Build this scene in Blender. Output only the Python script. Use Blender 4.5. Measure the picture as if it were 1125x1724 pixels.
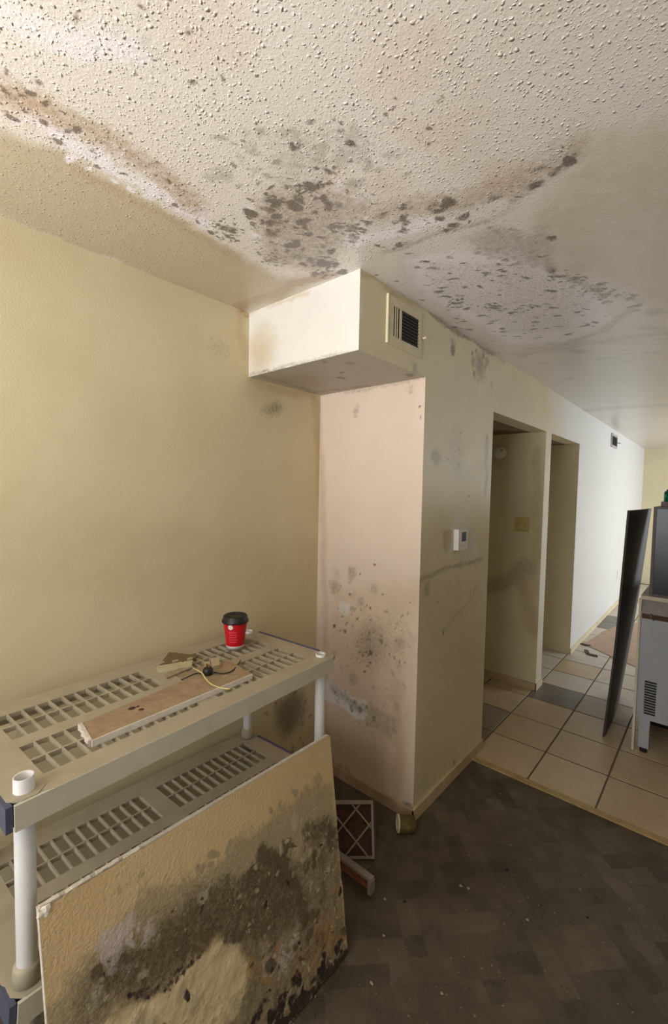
import bpy, bmesh, math, random
import numpy as np
from mathutils import Vector, Matrix

for o in list(bpy.data.objects):
    bpy.data.objects.remove(o, do_unlink=True)
SC = bpy.context.scene
COL = SC.collection
random.seed(7)

# ------------------------------------------------------------------ camera
CAM = np.array([1.7196, -1.8268, 1.6113]); YAW, PITCH, ROLL, FPX = 0.7199, -0.0516, 0.0185, 738.04
FW = np.array([-math.sin(YAW) * math.cos(PITCH), math.cos(YAW) * math.cos(PITCH), math.sin(PITCH)])
_r = np.array([math.cos(YAW), math.sin(YAW), 0.0]); _u = np.cross(_r, FW)
RT = _r * math.cos(ROLL) + _u * math.sin(ROLL); UP = -_r * math.sin(ROLL) + _u * math.cos(ROLL)
cam_d = bpy.data.cameras.new('camera'); cam = bpy.data.objects.new('camera', cam_d); COL.objects.link(cam)
cam_d.sensor_fit = 'HORIZONTAL'; cam_d.sensor_width = 36.0; cam_d.lens = FPX / 1125.0 * 36.0
cam_d.clip_start = 0.02
m3 = Matrix(((RT[0], UP[0], -FW[0]), (RT[1], UP[1], -FW[1]), (RT[2], UP[2], -FW[2])))
cam.matrix_world = Matrix.Translation(Vector(CAM)) @ m3.to_4x4()
SC.camera = cam

# ------------------------------------------------------------------ light
def lin(r, g, b):
    f = lambda c: (c / 255 / 12.92) if c <= 10 else ((c / 255 + 0.055) / 1.055) ** 2.4
    return (f(r), f(g), f(b), 1.0)

world = bpy.data.worlds.new('world'); SC.world = world; world.use_nodes = True
world.node_tree.nodes['Background'].inputs[0].default_value = (0.75, 0.87, 1.0, 1)
world.node_tree.nodes['Background'].inputs[1].default_value = 0.6

def area(name, loc, target, sx, sy, power, color):
    d = bpy.data.lights.new(name, 'AREA'); d.shape = 'RECTANGLE'; d.size = sx; d.size_y = sy
    d.energy = power; d.color = color
    o = bpy.data.objects.new(name, d); COL.objects.link(o); o.location = loc
    o.rotation_euler = (Vector(target) - Vector(loc)).to_track_quat('-Z', 'Y').to_euler()
    return o
# daylight entering by the window in the wall behind the camera and by the big window of the far room, plus an added up-aimed lamp
area('back_window_daylight', (1.05, -3.46, 1.45), (1.05, 0, 1.45), 1.75, 1.45, 20, (0.97, 0.98, 1.0))
area('added_up_light', (1.05, -5.4, -0.3), (1.05, -3.0, 1.35), 3.0, 1.8, 330, (1.0, 0.97, 0.93))  # added unseen lamp outside, low and aimed up to brighten ceiling and soffit
area('far_window_daylight', (4.24, 5.6, 1.25), (0, 5.6, 1.25), 2.3, 2.0, 70, (0.86, 0.93, 1.0))
SC.view_settings.view_transform = 'Standard'
SC.view_settings.look = 'None'
SC.view_settings.gamma = 1.0
SC.view_settings.use_curve_mapping = False
SC.view_settings.exposure = 0.80

# ------------------------------------------------------------------ layout (metres; left wall x=0, column face y=0)
W, YS, ZS, H = 0.668, -0.5035, 2.14, 2.44
D0, D1, D2, D3, ZD = 0.822, 1.904, 2.049, 3.002, 2.10
YFAR, YT, YBACK, XR = 7.84, 0.677, -3.4, 4.2
def ray(u, v):
    return FW + RT * (u - 562.5) / FPX - UP * (v - 862.0) / FPX
def onp(u, v, ax, val):                       # where a surface point seen in the photo lies on a wall, floor or ceiling plane
    d = ray(u, v); t = (val - CAM[ax]) / d[ax]; return CAM + t * d
def onplane(u, v, p0, n):
    d = ray(u, v); t = np.dot(np.array(p0) - CAM, n) / np.dot(d, n); return CAM + t * d

# ------------------------------------------------------------------ materials
def newmat(name):
    m = bpy.data.materials.new(name); m.use_nodes = True
    nt = m.node_tree; b = nt.nodes['Principled BSDF']; return m, nt, b
def node(nt, t, **kw):
    n = nt.nodes.new(t)
    for k, v in kw.items(): setattr(n, k, v)
    return n
def math_n(nt, op, a, b=None, clamp=False):
    n = node(nt, 'ShaderNodeMath', operation=op); n.use_clamp = clamp
    for i, x in enumerate((a, b)):
        if x is None: continue
        if isinstance(x, (int, float)): n.inputs[i].default_value = x
        else: nt.links.new(x, n.inputs[i])
    return n.outputs[0]
def mix_n(nt, fac, a, b, mode='MIX'):
    n = node(nt, 'ShaderNodeMix', data_type='RGBA', blend_type=mode)
    if isinstance(fac, (int, float)): n.inputs[0].default_value = fac
    else: nt.links.new(fac, n.inputs[0])
    for i, x in ((6, a), (7, b)):
        if isinstance(x, tuple): n.inputs[i].default_value = x
        else: nt.links.new(x, n.inputs[i])
    return n.outputs[2]
def coords(nt, scale=(1, 1, 1), rot=(0, 0, 0), src='Object'):
    tc = node(nt, 'ShaderNodeTexCoord'); mp = node(nt, 'ShaderNodeMapping')
    mp.inputs['Scale'].default_value = scale; mp.inputs['Rotation'].default_value = rot
    nt.links.new(tc.outputs[src], mp.inputs[0]); return mp.outputs[0]
def noise_n(nt, vec, scale, detail=4, rough=0.6, lo=0.3, hi=0.7):
    n = node(nt, 'ShaderNodeTexNoise'); n.inputs['Scale'].default_value = scale
    n.inputs['Detail'].default_value = detail; n.inputs['Roughness'].default_value = rough
    nt.links.new(vec, n.inputs['Vector'])
    mr = node(nt, 'ShaderNodeMapRange'); mr.inputs[1].default_value = lo; mr.inputs[2].default_value = hi
    nt.links.new(n.outputs[0], mr.inputs[0]); return mr.outputs[0]
def bump_n(nt, height, dist, strength=1.0, prev=None):
    b = node(nt, 'ShaderNodeBump'); b.inputs['Strength'].default_value = strength; b.inputs['Distance'].default_value = dist
    nt.links.new(height, b.inputs['Height'])
    if prev is not None: nt.links.new(prev, b.inputs['Normal'])
    return b.outputs[0]

def plain(name, rgb, rough=0.6, var=0.06, scale=30, bump=0.0, metallic=0.0, spec=0.5, rand=0.0):
    m, nt, b = newmat(name); v = coords(nt)
    n = noise_n(nt, v, scale, 5, 0.65)
    c = lin(*rgb); d = tuple(x * (1 - var * 3) for x in c[:3]) + (1,)
    col = mix_n(nt, n, d, c)
    if rand:
        oi = node(nt, 'ShaderNodeObjectInfo')
        col = mix_n(nt, math_n(nt, 'MULTIPLY', oi.outputs['Random'], rand), col, tuple(x * 0.5 for x in c[:3]) + (1,))
    nt.links.new(col, b.inputs['Base Color'])
    b.inputs['Roughness'].default_value = rough; b.inputs['Metallic'].default_value = metallic
    b.inputs['Specular IOR Level'].default_value = spec
    if bump: nt.links.new(bump_n(nt, n, bump), b.inputs['Normal'])
    return m

def stain_mat(name, base, layers, base2=None, rough=0.6, pop=0.0, fine=0.0003, fine_scale=160, relief=None, spec=0.4, var=0.10):
    """painted surface: base colour plus layers of stain, each from a mask attribute broken up by noise"""
    m, nt, b = newmat(name); v = coords(nt)
    c = lin(*base); d = lin(*base2) if base2 else tuple(x * (1 - var) for x in c[:3]) + (1,)
    col = mix_n(nt, noise_n(nt, v, 2.3, 3), c, d)
    norm = None
    hsum = None
    for (attr, rgb, rgb2, sc, soft, opac) in layers:
        a = node(nt, 'ShaderNodeAttribute', attribute_name=attr).outputs['Fac']
        n = noise_n(nt, v, sc, 6, 0.68, 0.28, 0.72)
        f = math_n(nt, 'DIVIDE', math_n(nt, 'SUBTRACT', math_n(nt, 'MULTIPLY', a, 1 + soft), n), soft, True)
        f = math_n(nt, 'MULTIPLY', f, opac)
        n2 = noise_n(nt, v, sc * 2.7, 4, 0.6)
        col = mix_n(nt, f, col, mix_n(nt, n2, lin(*rgb), lin(*rgb2)))
        if relief and attr in relief:
            hh = math_n(nt, 'MULTIPLY', f, n2); hsum = hh if hsum is None else math_n(nt, 'ADD', hsum, hh)
    nt.links.new(col, b.inputs['Base Color'])
    if fine:
        norm = bump_n(nt, noise_n(nt, v, fine_scale, 3), fine)
    if hsum is not None: norm = bump_n(nt, hsum, 0.004, 0.8, norm)
    if pop:
        amount = node(nt, 'ShaderNodeAttribute', attribute_name='popcorn').outputs['Fac']
        dv = node(nt, 'ShaderNodeVectorMath', operation='ADD'); nn = node(nt, 'ShaderNodeTexNoise'); nn.inputs['Scale'].default_value = 60
        nt.links.new(v, nn.inputs['Vector'])
        sm = node(nt, 'ShaderNodeVectorMath', operation='SCALE'); sm.inputs['Scale'].default_value = 0.012
        nt.links.new(nn.outputs['Color'], sm.inputs[0]); nt.links.new(v, dv.inputs[0]); nt.links.new(sm.outputs[0], dv.inputs[1])
        hs = None
        for sc, amp, thr in ((84, 1.0, 0.3), (150, 0.55, 0.3)):
            vo = node(nt, 'ShaderNodeTexVoronoi'); vo.feature = 'F1'; vo.inputs['Scale'].default_value = sc
            nt.links.new(dv.outputs[0], vo.inputs['Vector'])
            dome = node(nt, 'ShaderNodeMapRange'); dome.interpolation_type = 'SMOOTHSTEP'
            dome.inputs[1].default_value = 0.40; dome.inputs[2].default_value = 0.02
            nt.links.new(vo.outputs['Distance'], dome.inputs[0])
            sep = node(nt, 'ShaderNodeSeparateColor'); nt.links.new(vo.outputs['Color'], sep.inputs[0])
            keep = math_n(nt, 'GREATER_THAN', sep.outputs[0], thr)
            hgt = math_n(nt, 'MULTIPLY', math_n(nt, 'MULTIPLY', dome.outputs[0], keep), math_n(nt, 'MULTIPLY', sep.outputs[1], amp))
            hs = hgt if hs is None else math_n(nt, 'ADD', hs, hgt)
        hs = math_n(nt, 'MULTIPLY', hs, amount)
        norm = bump_n(nt, hs, pop, 1.0, norm)
    if norm is not None: nt.links.new(norm, b.inputs['Normal'])
    b.inputs['Roughness'].default_value = rough; b.inputs['Specular IOR Level'].default_value = spec
    if pop: b.inputs['Coat Weight'].default_value = 0.5; b.inputs['Coat Roughness'].default_value = 0.28
    return m

# ------------------------------------------------------------------ mesh helpers
def link(o, parent=None):
    COL.objects.link(o)
    if parent is not None: o.parent = parent
    return o
def obj(name, bm, mat, parent=None, smooth=False, bevel=0.0):
    if bevel:
        bmesh.ops.bevel(bm, geom=[e for e in bm.edges if e.calc_face_angle(0) > 0.6], offset=bevel, segments=2, affect='EDGES', clamp_overlap=True)
    bmesh.ops.recalc_face_normals(bm, faces=bm.faces)
    me = bpy.data.meshes.new(name); bm.to_mesh(me); bm.free()
    me.materials.append(mat)
    if smooth:
        for p in me.polygons: p.use_smooth = True
    return link(bpy.data.objects.new(name, me), parent)
def box(bm, x0, x1, y0, y1, z0, z1):
    vs = [bm.verts.new(p) for p in ((x0, y0, z0), (x1, y0, z0), (x1, y1, z0), (x0, y1, z0), (x0, y0, z1), (x1, y0, z1), (x1, y1, z1), (x0, y1, z1))]
    for f in ((0, 3, 2, 1), (4, 5, 6, 7), (0, 1, 5, 4), (1, 2, 6, 5), (2, 3, 7, 6), (3, 0, 4, 7)):
        bm.faces.new([vs[i] for i in f])
    return bm
def boxm(*a): return box(bmesh.new(), *a)
def lathe(bm, prof, seg=32, c=(0, 0, 0)):
    rings = []
    for r, z in prof:
        if r < 1e-6: rings.append([bm.verts.new((c[0], c[1], c[2] + z))])
        else: rings.append([bm.verts.new((c[0] + r * math.cos(2 * math.pi * i / seg), c[1] + r * math.sin(2 * math.pi * i / seg), c[2] + z)) for i in range(seg)])
    for a, b in zip(rings, rings[1:]):
        for i in range(seg):
            j = (i + 1) % seg
            if len(a) == 1 and len(b) == 1: continue
            if len(a) == 1: bm.faces.new((a[0], b[i], b[j]))
            elif len(b) == 1: bm.faces.new((a[i], a[j], b[0]))
            else: bm.faces.new((a[i], a[j], b[j], b[i]))
    return bm
def prism(bm, poly, z0, z1):
    lo = [bm.verts.new((x, y, z0)) for x, y in poly]; hi = [bm.verts.new((x, y, z1)) for x, y in poly]
    n = len(poly); bm.faces.new(lo[::-1]); bm.faces.new(hi)
    for i in range(n): bm.faces.new((lo[i], lo[(i + 1) % n], hi[(i + 1) % n], hi[i]))
    return bm
def tube(bm, pts, r, seg=8):
    pts = [Vector(p) for p in pts]; rings = []
    for i, p in enumerate(pts):
        t = (pts[min(i + 1, len(pts) - 1)] - pts[max(i - 1, 0)]).normalized()
        a = t.orthogonal().normalized() if i == 0 else (rings_a - t * rings_a.dot(t)).normalized()
        rings_a = a; b = t.cross(a)
        rings.append([bm.verts.new(p + r * (a * math.cos(2 * math.pi * k / seg) + b * math.sin(2 * math.pi * k / seg))) for k in range(seg)])
    for A, B in zip(rings, rings[1:]):
        for k in range(seg): bm.faces.new((A[k], A[(k + 1) % seg], B[(k + 1) % seg], B[k]))
    bm.faces.new(rings[0][::-1]); bm.faces.new(rings[-1])
    return bm
def bar(bm, p, q, w, h, up=(0, 0, 1)):
    p, q = Vector(p), Vector(q); t = (q - p).normalized(); s = t.cross(Vector(up)).normalized() * w / 2; n = s.cross(t).normalized() * h / 2
    vs = [bm.verts.new(e + a * s + b * n) for e in (p, q) for a, b in ((-1, -1), (1, -1), (1, 1), (-1, 1))]
    for f in ((0, 1, 2, 3), (7, 6, 5, 4), (0, 4, 5, 1), (1, 5, 6, 2), (2, 6, 7, 3), (3, 7, 4, 0)): bm.faces.new([vs[i] for i in f])
    return bm
def spline(pts, n=6):
    P = [Vector(p) for p in pts]; P = [2 * P[0] - P[1]] + P + [2 * P[-1] - P[-2]]; out = []
    for i in range(1, len(P) - 2):
        for k in range(n):
            t = k / n; a, b, c, d = P[i - 1:i + 3]
            out.append(0.5 * ((2 * b) + (c - a) * t + (2 * a - 5 * b + 4 * c - d) * t * t + (3 * b - a - 3 * c + d) * t ** 3))
    out.append(P[-2]); return out
def thing(name, label, cat, loc=(0, 0, 0), rotz=0.0, group=None):
    o = bpy.data.objects.new(name, None); COL.objects.link(o); o.location = loc; o.rotation_euler = (0, 0, rotz)
    o.empty_display_size = 0.05
    return tag(o, label, cat, group)
def tag(o, label, cat, group=None):
    o['label'] = label; o['category'] = cat
    if group: o['group'] = group
    return o
def struct(o, label=None):
    o['kind'] = 'structure'
    if label: o['label'] = label
    return o

# numpy noise for organic stain outlines
_rng = np.random.RandomState(3)
_T = _rng.rand(256, 256)
def vnoise(x, y):
    xi = np.floor(x).astype(int); yi = np.floor(y).astype(int); fx = x - xi; fy = y - yi
    fx = fx * fx * (3 - 2 * fx); fy = fy * fy * (3 - 2 * fy); g = lambda a, b: _T[a % 256, b % 256]
    return (g(xi, yi) * (1 - fx) + g(xi + 1, yi) * fx) * (1 - fy) + (g(xi, yi + 1) * (1 - fx) + g(xi + 1, yi + 1) * fx) * fy
def fbm(x, y, o=4):
    s = np.zeros_like(x); a = 0.5
    for k in range(o): s += a * vnoise(x * 2 ** k + 17 * k, y * 2 ** k + 31 * k); a *= 0.5
    return s / (1 - 0.5 ** o)
def sstep(a, b, x):
    t = np.clip((x - a) / (b - a), 0, 1); return t * t * (3 - 2 * t)

class Paint:
    """stain masks over a flat surface, in the surface's own two coordinates"""
    def __init__(s, A, B, pick, warp=0.03, wscale=9.0):
        s.pick = pick; s.m = {}; s.A0, s.B0 = A, B
        s.A = A + warp * (fbm(A * wscale, B * wscale) - 0.5) * 2 + 0.25 * warp * (fbm(A * wscale * 6, B * wscale * 6) - 0.5); s.B = B + warp * (fbm(A * wscale + 50, B * wscale + 90) - 0.5) * 2 + 0.25 * warp * (fbm(A * wscale * 6 + 9, B * wscale * 6 + 5) - 0.5)
    def get(s, k): return s.m.setdefault(k, np.zeros_like(s.A))
    def put(s, k, v): s.m[k] = np.maximum(s.get(k), v)
    def cut(s, k, v): s.m[k] = s.get(k) * (1 - v)
    def blob_v(s, uv, r, soft=0.8, ratio=1.0, ang=0.0):
        c = s.pick(*uv); da, db = s.A - c[0], s.B - c[1]; ca, sa = math.cos(ang), math.sin(ang)
        d = np.hypot((da * ca + db * sa) / r, (-da * sa + db * ca) / (r * ratio)); return 1 - sstep(1 - soft, 1.0, d)
    def blob(s, k, uv, r, st=1.0, soft=0.8, ratio=1.0, ang=0.0): s.put(k, st * s.blob_v(uv, r, soft, ratio, ang))
    def line(s, k, uvs, w, st=1.0, soft=0.9):
        P = [s.pick(*q) for q in uvs]; d = np.full_like(s.A, 9.0)
        for p, q in zip(P, P[1:]):
            e = np.array(q) - np.array(p); t = np.clip(((s.A - p[0]) * e[0] + (s.B - p[1]) * e[1]) / (e @ e), 0, 1)
            d = np.minimum(d, np.hypot(s.A - p[0] - t * e[0], s.B - p[1] - t * e[1]))
        s.put(k, st * (1 - sstep(w * (1 - soft), w, d)))
    def poly_v(s, uvs, soft):
        P = [s.pick(*q) for q in uvs]; ins = np.zeros(s.A.shape, bool); d = np.full_like(s.A, 9.0)
        for p, q in zip(P, P[1:] + P[:1]):
            e = np.array(q) - np.array(p); t = np.clip(((s.A - p[0]) * e[0] + (s.B - p[1]) * e[1]) / (e @ e), 0, 1)
            d = np.minimum(d, np.hypot(s.A - p[0] - t * e[0], s.B - p[1] - t * e[1]))
            c = ((p[1] > s.B) != (q[1] > s.B)) & (s.A < (q[0] - p[0]) * (s.B - p[1]) / (q[1] - p[1] + 1e-12) + p[0]); ins ^= c
        return sstep(-soft, soft, np.where(ins, d, -d))
    def poly(s, k, uvs, st=1.0, soft=0.04): s.put(k, st * s.poly_v(uvs, soft))

def _scatter(s, k, uvs, n, r0, r1, st0=0.5, st1=0.95, soft=0.7, ratio=(0.5, 1.0), seed=1, ang=None):
    rs = np.random.RandomState(seed); P = [s.pick(*q) for q in uvs]; a0, b0 = np.min(P, 0); a1, b1 = np.max(P, 0); m = s.get(k)
    xs, ys = s.A0[:, 0], s.B0[0]; done = 0; tries = 0
    while done < n and tries < n * 40:
        tries += 1; a, b = rs.uniform(a0, a1), rs.uniform(b0, b1); ins = False
        for p, q in zip(P, P[1:] + P[:1]):
            if (p[1] > b) != (q[1] > b) and a < (q[0] - p[0]) * (b - p[1]) / (q[1] - p[1] + 1e-12) + p[0]: ins = not ins
        if not ins: continue
        done += 1; r = 1.2 * (r0 + (r1 - r0) * rs.rand() ** 2.2); st = min(1.0, rs.uniform(st0, st1) * 1.1); ra = rs.uniform(*ratio); an = rs.uniform(0, 3.14) if ang is None else ang + rs.normal() * 0.25
        i0, i1 = np.searchsorted(xs, (a - r - .06, a + r + .06)); j0, j1 = np.searchsorted(ys, (b - r - .06, b + r + .06))
        if i1 <= i0 or j1 <= j0: continue
        da, db = s.A[i0:i1, j0:j1] - a, s.B[i0:i1, j0:j1] - b; ca, sa = math.cos(an), math.sin(an)
        d = np.hypot((da * ca + db * sa) / r, (-da * sa + db * ca) / (r * ra)); m[i0:i1, j0:j1] = np.maximum(m[i0:i1, j0:j1], st * (1 - sstep(1 - soft, 1.0, d)))
Paint.scatter = _scatter

def lines(*segs):                                # grid lines: (start, end, step) runs joined
    out = []
    for a, b, st in segs:
        n = max(1, int(round((b - a) / st))); out += list(np.linspace(a, b, n + 1))
    return np.array(sorted(set(np.round(out, 5))))
def sheet(name, xs, ys, to3d, mat, paint=None, hole=None, parent=None, height=None):
    A, B = np.meshgrid(xs, ys, indexing='ij'); n, m = A.shape
    masks = paint(A, B) if paint else {}
    V = to3d(A.ravel(), B.ravel(), None if height is None else height(A, B).ravel())
    idx = np.arange(n * m).reshape(n, m)
    F = np.stack([idx[:-1, :-1], idx[1:, :-1], idx[1:, 1:], idx[:-1, 1:]], -1).reshape(-1, 4)
    if hole is not None:
        ca = (A[:-1, :-1] + A[1:, 1:]).ravel() / 2; cb = (B[:-1, :-1] + B[1:, 1:]).ravel() / 2
        F = F[~hole(ca, cb)]
    me = bpy.data.meshes.new(name)
    me.vertices.add(len(V)); me.vertices.foreach_set('co', V.astype(np.float32).ravel())
    me.loops.add(F.size); me.loops.foreach_set('vertex_index', F.astype(np.int32).ravel())
    me.polygons.add(len(F)); me.polygons.foreach_set('loop_start', np.arange(0, F.size, 4, dtype=np.int32))
    me.update(calc_edges=True); me.validate()
    for k, v in masks.items():
        at = me.attributes.new(k, 'FLOAT', 'POINT'); at.data.foreach_set('value', v.ravel().astype(np.float32))
    me.materials.append(mat)
    for p in me.polygons: p.use_smooth = True
    return link(bpy.data.objects.new(name, me), parent)
XY = lambda z: (lambda a, b, h: np.stack([a, b, np.full_like(a, z) if h is None else z + h], -1))
XZ = lambda y: (lambda a, b, h: np.stack([a, np.full_like(a, y), b], -1))
YZ = lambda x: (lambda a, b, h: np.stack([np.full_like(a, x), a, b], -1))

# ------------------------------------------------------------------ palette
GREY_MOLD, GREY_MOLD2 = (74, 66, 56), (118, 108, 96)
ceil_mat = stain_mat('popcorn_plaster', (213, 205, 197), [
    ('tan', (166, 150, 122), (176, 160, 132), 20, 2.5, 0.85),
    ('pink', (196, 172, 154), (206, 184, 166), 9, 1.4, 0.6),
    ('pale', (232, 226, 230), (218, 209, 212), 50, 1.1, 0.9),
    ('brown', (150, 124, 102), (178, 154, 132), 55, 0.9, 0.8),
    ('grey', (138, 132, 120), (158, 152, 140), 70, 1.0, 0.8),
    ('mold', (52, 46, 40), (116, 104, 90), 120, 0.75, 0.92),
    ('spot', (82, 66, 56), (112, 94, 82), 110, 0.6, 0.85)], base2=(205, 197, 186), rough=0.30, pop=0.0070, fine=0.0005, spec=0.6)
wall_layers = [
    ('tan', (180, 154, 110), (188, 164, 122), 9, 3.0, 0.7),
    ('pale', (226, 222, 214), (214, 208, 198), 18, 0.8, 0.85),
    ('rust', (150, 96, 52), (178, 130, 84), 26, 0.6, 0.8),
    ('grey', (128, 118, 98), (150, 138, 116), 60, 1.1, 0.75),
    ('mold', (90, 78, 64), (124, 110, 92), 110, 0.6, 0.8),
    ('spot', (90, 72, 58), (116, 96, 80), 110, 0.6, 0.85)]
cream_mat = stain_mat('cream_wall_paint', (222, 208, 172), wall_layers, base2=(214, 198, 160), rough=0.5)
pink_mat = stain_mat('pink_primer_paint', (228, 208, 192), wall_layers, base2=(222, 200, 180), rough=0.6)
white_wall = stain_mat('white_wall_paint', (226, 222, 214), wall_layers, rough=0.5)
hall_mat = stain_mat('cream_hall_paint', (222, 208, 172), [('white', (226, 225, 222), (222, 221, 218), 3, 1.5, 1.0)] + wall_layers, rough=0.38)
plain_wall = plain('plain_cream_paint', (218, 204, 170), 0.6, 0.03, 3)
base_mat = plain('baseboard_paint', (206, 182, 142), 0.5, 0.10, 12)

# ================================================================== THE SETTING
# ---- vinyl floor of the near room
def vinyl():
    m, nt, b = newmat('worn_patterned_vinyl')
    v0 = coords(nt, rot=(0, 0, math.radians(44)))
    nn = node(nt, 'ShaderNodeTexNoise'); nn.inputs['Scale'].default_value = 14; nn.inputs['Detail'].default_value = 3; nt.links.new(v0, nn.inputs['Vector'])
    sm = node(nt, 'ShaderNodeVectorMath', operation='SCALE'); sm.inputs['Scale'].default_value = 0.035; nt.links.new(nn.outputs['Color'], sm.inputs[0])
    ad = node(nt, 'ShaderNodeVectorMath', operation='ADD'); nt.links.new(v0, ad.inputs[0]); nt.links.new(sm.outputs[0], ad.inputs[1])
    cols = []
    for rot in (0, math.pi / 2):
        mp = node(nt, 'ShaderNodeMapping'); mp.inputs['Rotation'].default_value = (0, 0, rot); nt.links.new(ad.outputs[0], mp.inputs[0])
        br = node(nt, 'ShaderNodeTexBrick'); br.offset = 0.5
        br.inputs['Scale'].default_value = 1.0; br.inputs['Brick Width'].default_value = 0.15; br.inputs['Row Height'].default_value = 0.075
        br.inputs['Mortar Size'].default_value = 0.003; br.inputs['Mortar Smooth'].default_value = 1.0
        br.inputs['Color1'].default_value = (0.15, 0.15, 0.15, 1); br.inputs['Color2'].default_value = (0.95, 0.95, 0.95, 1); br.inputs['Mortar'].default_value = (0.55, 0.55, 0.55, 1)
        nt.links.new(mp.outputs[0], br.inputs['Vector']); cols.append(br.outputs['Color'])
    ck = node(nt, 'ShaderNodeTexChecker'); ck.inputs['Scale'].default_value = 1 / 0.15; nt.links.new(ad.outputs[0], ck.inputs['Vector'])
    c = mix_n(nt, ck.outputs['Fac'], cols[0], cols[1])
    v = coords(nt)
    val = mix_n(nt, 0.44, c, noise_n(nt, v, 6, 5, 0.7))
    col = mix_n(nt, val, lin(44, 36, 24), lin(112, 101, 80))
    col = mix_n(nt, math_n(nt, 'MULTIPLY', noise_n(nt, v, 1.6, 4, 0.6, 0.45, 0.75), 0.7), col, lin(52, 40, 22))
    sp = noise_n(nt, v, 55, 2, 0.5, 0.70, 0.73)
    col = mix_n(nt, math_n(nt, 'MULTIPLY', sp, 0.7), col, lin(150, 142, 122))
    sp2 = noise_n(nt, coords(nt, (1.1, 1.1, 1)), 48, 2, 0.5, 0.71, 0.74)
    col = mix_n(nt, sp2, col, lin(34, 28, 20))
    nt.links.new(col, b.inputs['Base Color']); b.inputs['Roughness'].default_value = 0.55; b.inputs['Specular IOR Level'].default_value = 0.35
    nt.links.new(bump_n(nt, noise_n(nt, v, 120, 4), 0.0012), b.inputs['Normal'])
    return m
struct(obj('floor', boxm(-0.02, XR, YBACK, YT, -0.06, 0.0), vinyl()), 'dark worn vinyl floor of the near room')

# ---- tiled floor of the hall: grout bed with tiles as pieces
grout = plain('dark_grout', (112, 97, 76), 0.9, 0.1, 60)
hall_floor = struct(obj('floor_hall', boxm(-1.2, XR, YT, YFAR, -0.06, 0.0028), grout), 'beige tiled hall floor')
def tile_mat(name, a, bcol, stain):
    m, nt, b = newmat(name); v = coords(nt, src='Object')
    oi = node(nt, 'ShaderNodeObjectInfo'); ad = node(nt, 'ShaderNodeVectorMath', operation='ADD')
    nt.links.new(v, ad.inputs[0]); nt.links.new(oi.outputs['Location'], ad.inputs[1])
    col = mix_n(nt, noise_n(nt, ad.outputs[0], 9, 6, 0.7), lin(*a), lin(*bcol))
    col = mix_n(nt, math_n(nt, 'MULTIPLY', oi.outputs['Random'], 0.35), col, lin(*stain))
    col = mix_n(nt, math_n(nt, 'MULTIPLY', noise_n(nt, ad.outputs[0], 26, 5, 0.75, 0.55, 0.85), 0.6), col, lin(*stain))
    nt.links.new(col, b.inputs['Base Color']); b.inputs['Roughness'].default_value = 0.42
    nt.links.new(bump_n(nt, noise_n(nt, ad.outputs[0], 40, 4), 0.0006), b.inputs['Normal'])
    return m
tm_beige = tile_mat('beige_ceramic', (206, 184, 150), (188, 166, 132), (160, 134, 100))
tm_pale = tile_mat('pale_ceramic', (206, 198, 184), (194, 184, 166), (170, 156, 136))
tm_slate = tile_mat('slate_grey_ceramic', (126, 119, 110), (108, 103, 96), (94, 88, 80))
tm_grey = tile_mat('greyish_ceramic', (160, 150, 132), (148, 136, 116), (124, 110, 90))
TX, TY, X0, Y0 = 0.335, 0.352, 0.650, 0.700
def tile_mesh(nm, mat):
    bm = bmesh.new(); w, h = TX / 2 - 0.0035, TY / 2 - 0.0045; box(bm, -w, w, -h, h, -0.006, 0.0045)
    bmesh.ops.bevel(bm, geom=[e for e in bm.edges if all(v.co.z > 0 for v in e.verts)], offset=0.003, segments=1, affect='EDGES')
    me = bpy.data.meshes.new(nm); bm.to_mesh(me); bm.free(); me.materials.append(mat); return me
tms = {k: tile_mesh('tile', m) for k, m in (('b', tm_beige), ('p', tm_pale), ('s', tm_slate), ('g', tm_grey))}
slate = {(0, 3), (0, 10), (0, 11)}
for i in range(-3, 7):
    for j in range(0, 20):
        x, y = X0 + (i + 0.5) * TX, Y0 + (j + 0.5) * TY
        if y + TY / 2 > YFAR or (x < W and y < D0 - 0.1) or (x < 0.5 and y > D3): continue
        if i > 4 and j > 12: continue
        k = 's' if (i, j) in slate else 'g' if (i, j) in ((-1, 0), (-1, 1), (1, 3)) else ('p' if (j >= 4 and (i + 2 * j) % 5 != 0) else 'b')
        t = link(bpy.data.objects.new('tile', tms[k]), hall_floor); t.location = (x, y, 0)
        t.rotation_euler = (random.uniform(-1, 1) * 0.0012, random.uniform(-1, 1) * 0.0012, random.uniform(-1, 1) * 0.003)
th_mat = plain('worn_threshold_wood', (186, 158, 106), 0.5, 0.12, 25)
struct(obj('trim_1', boxm(W + 0.004, XR, YT - 0.016, YT + 0.018, -0.01, 0.009), th_mat, bevel=0.003), 'worn tan strip between vinyl and tiles')

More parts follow.
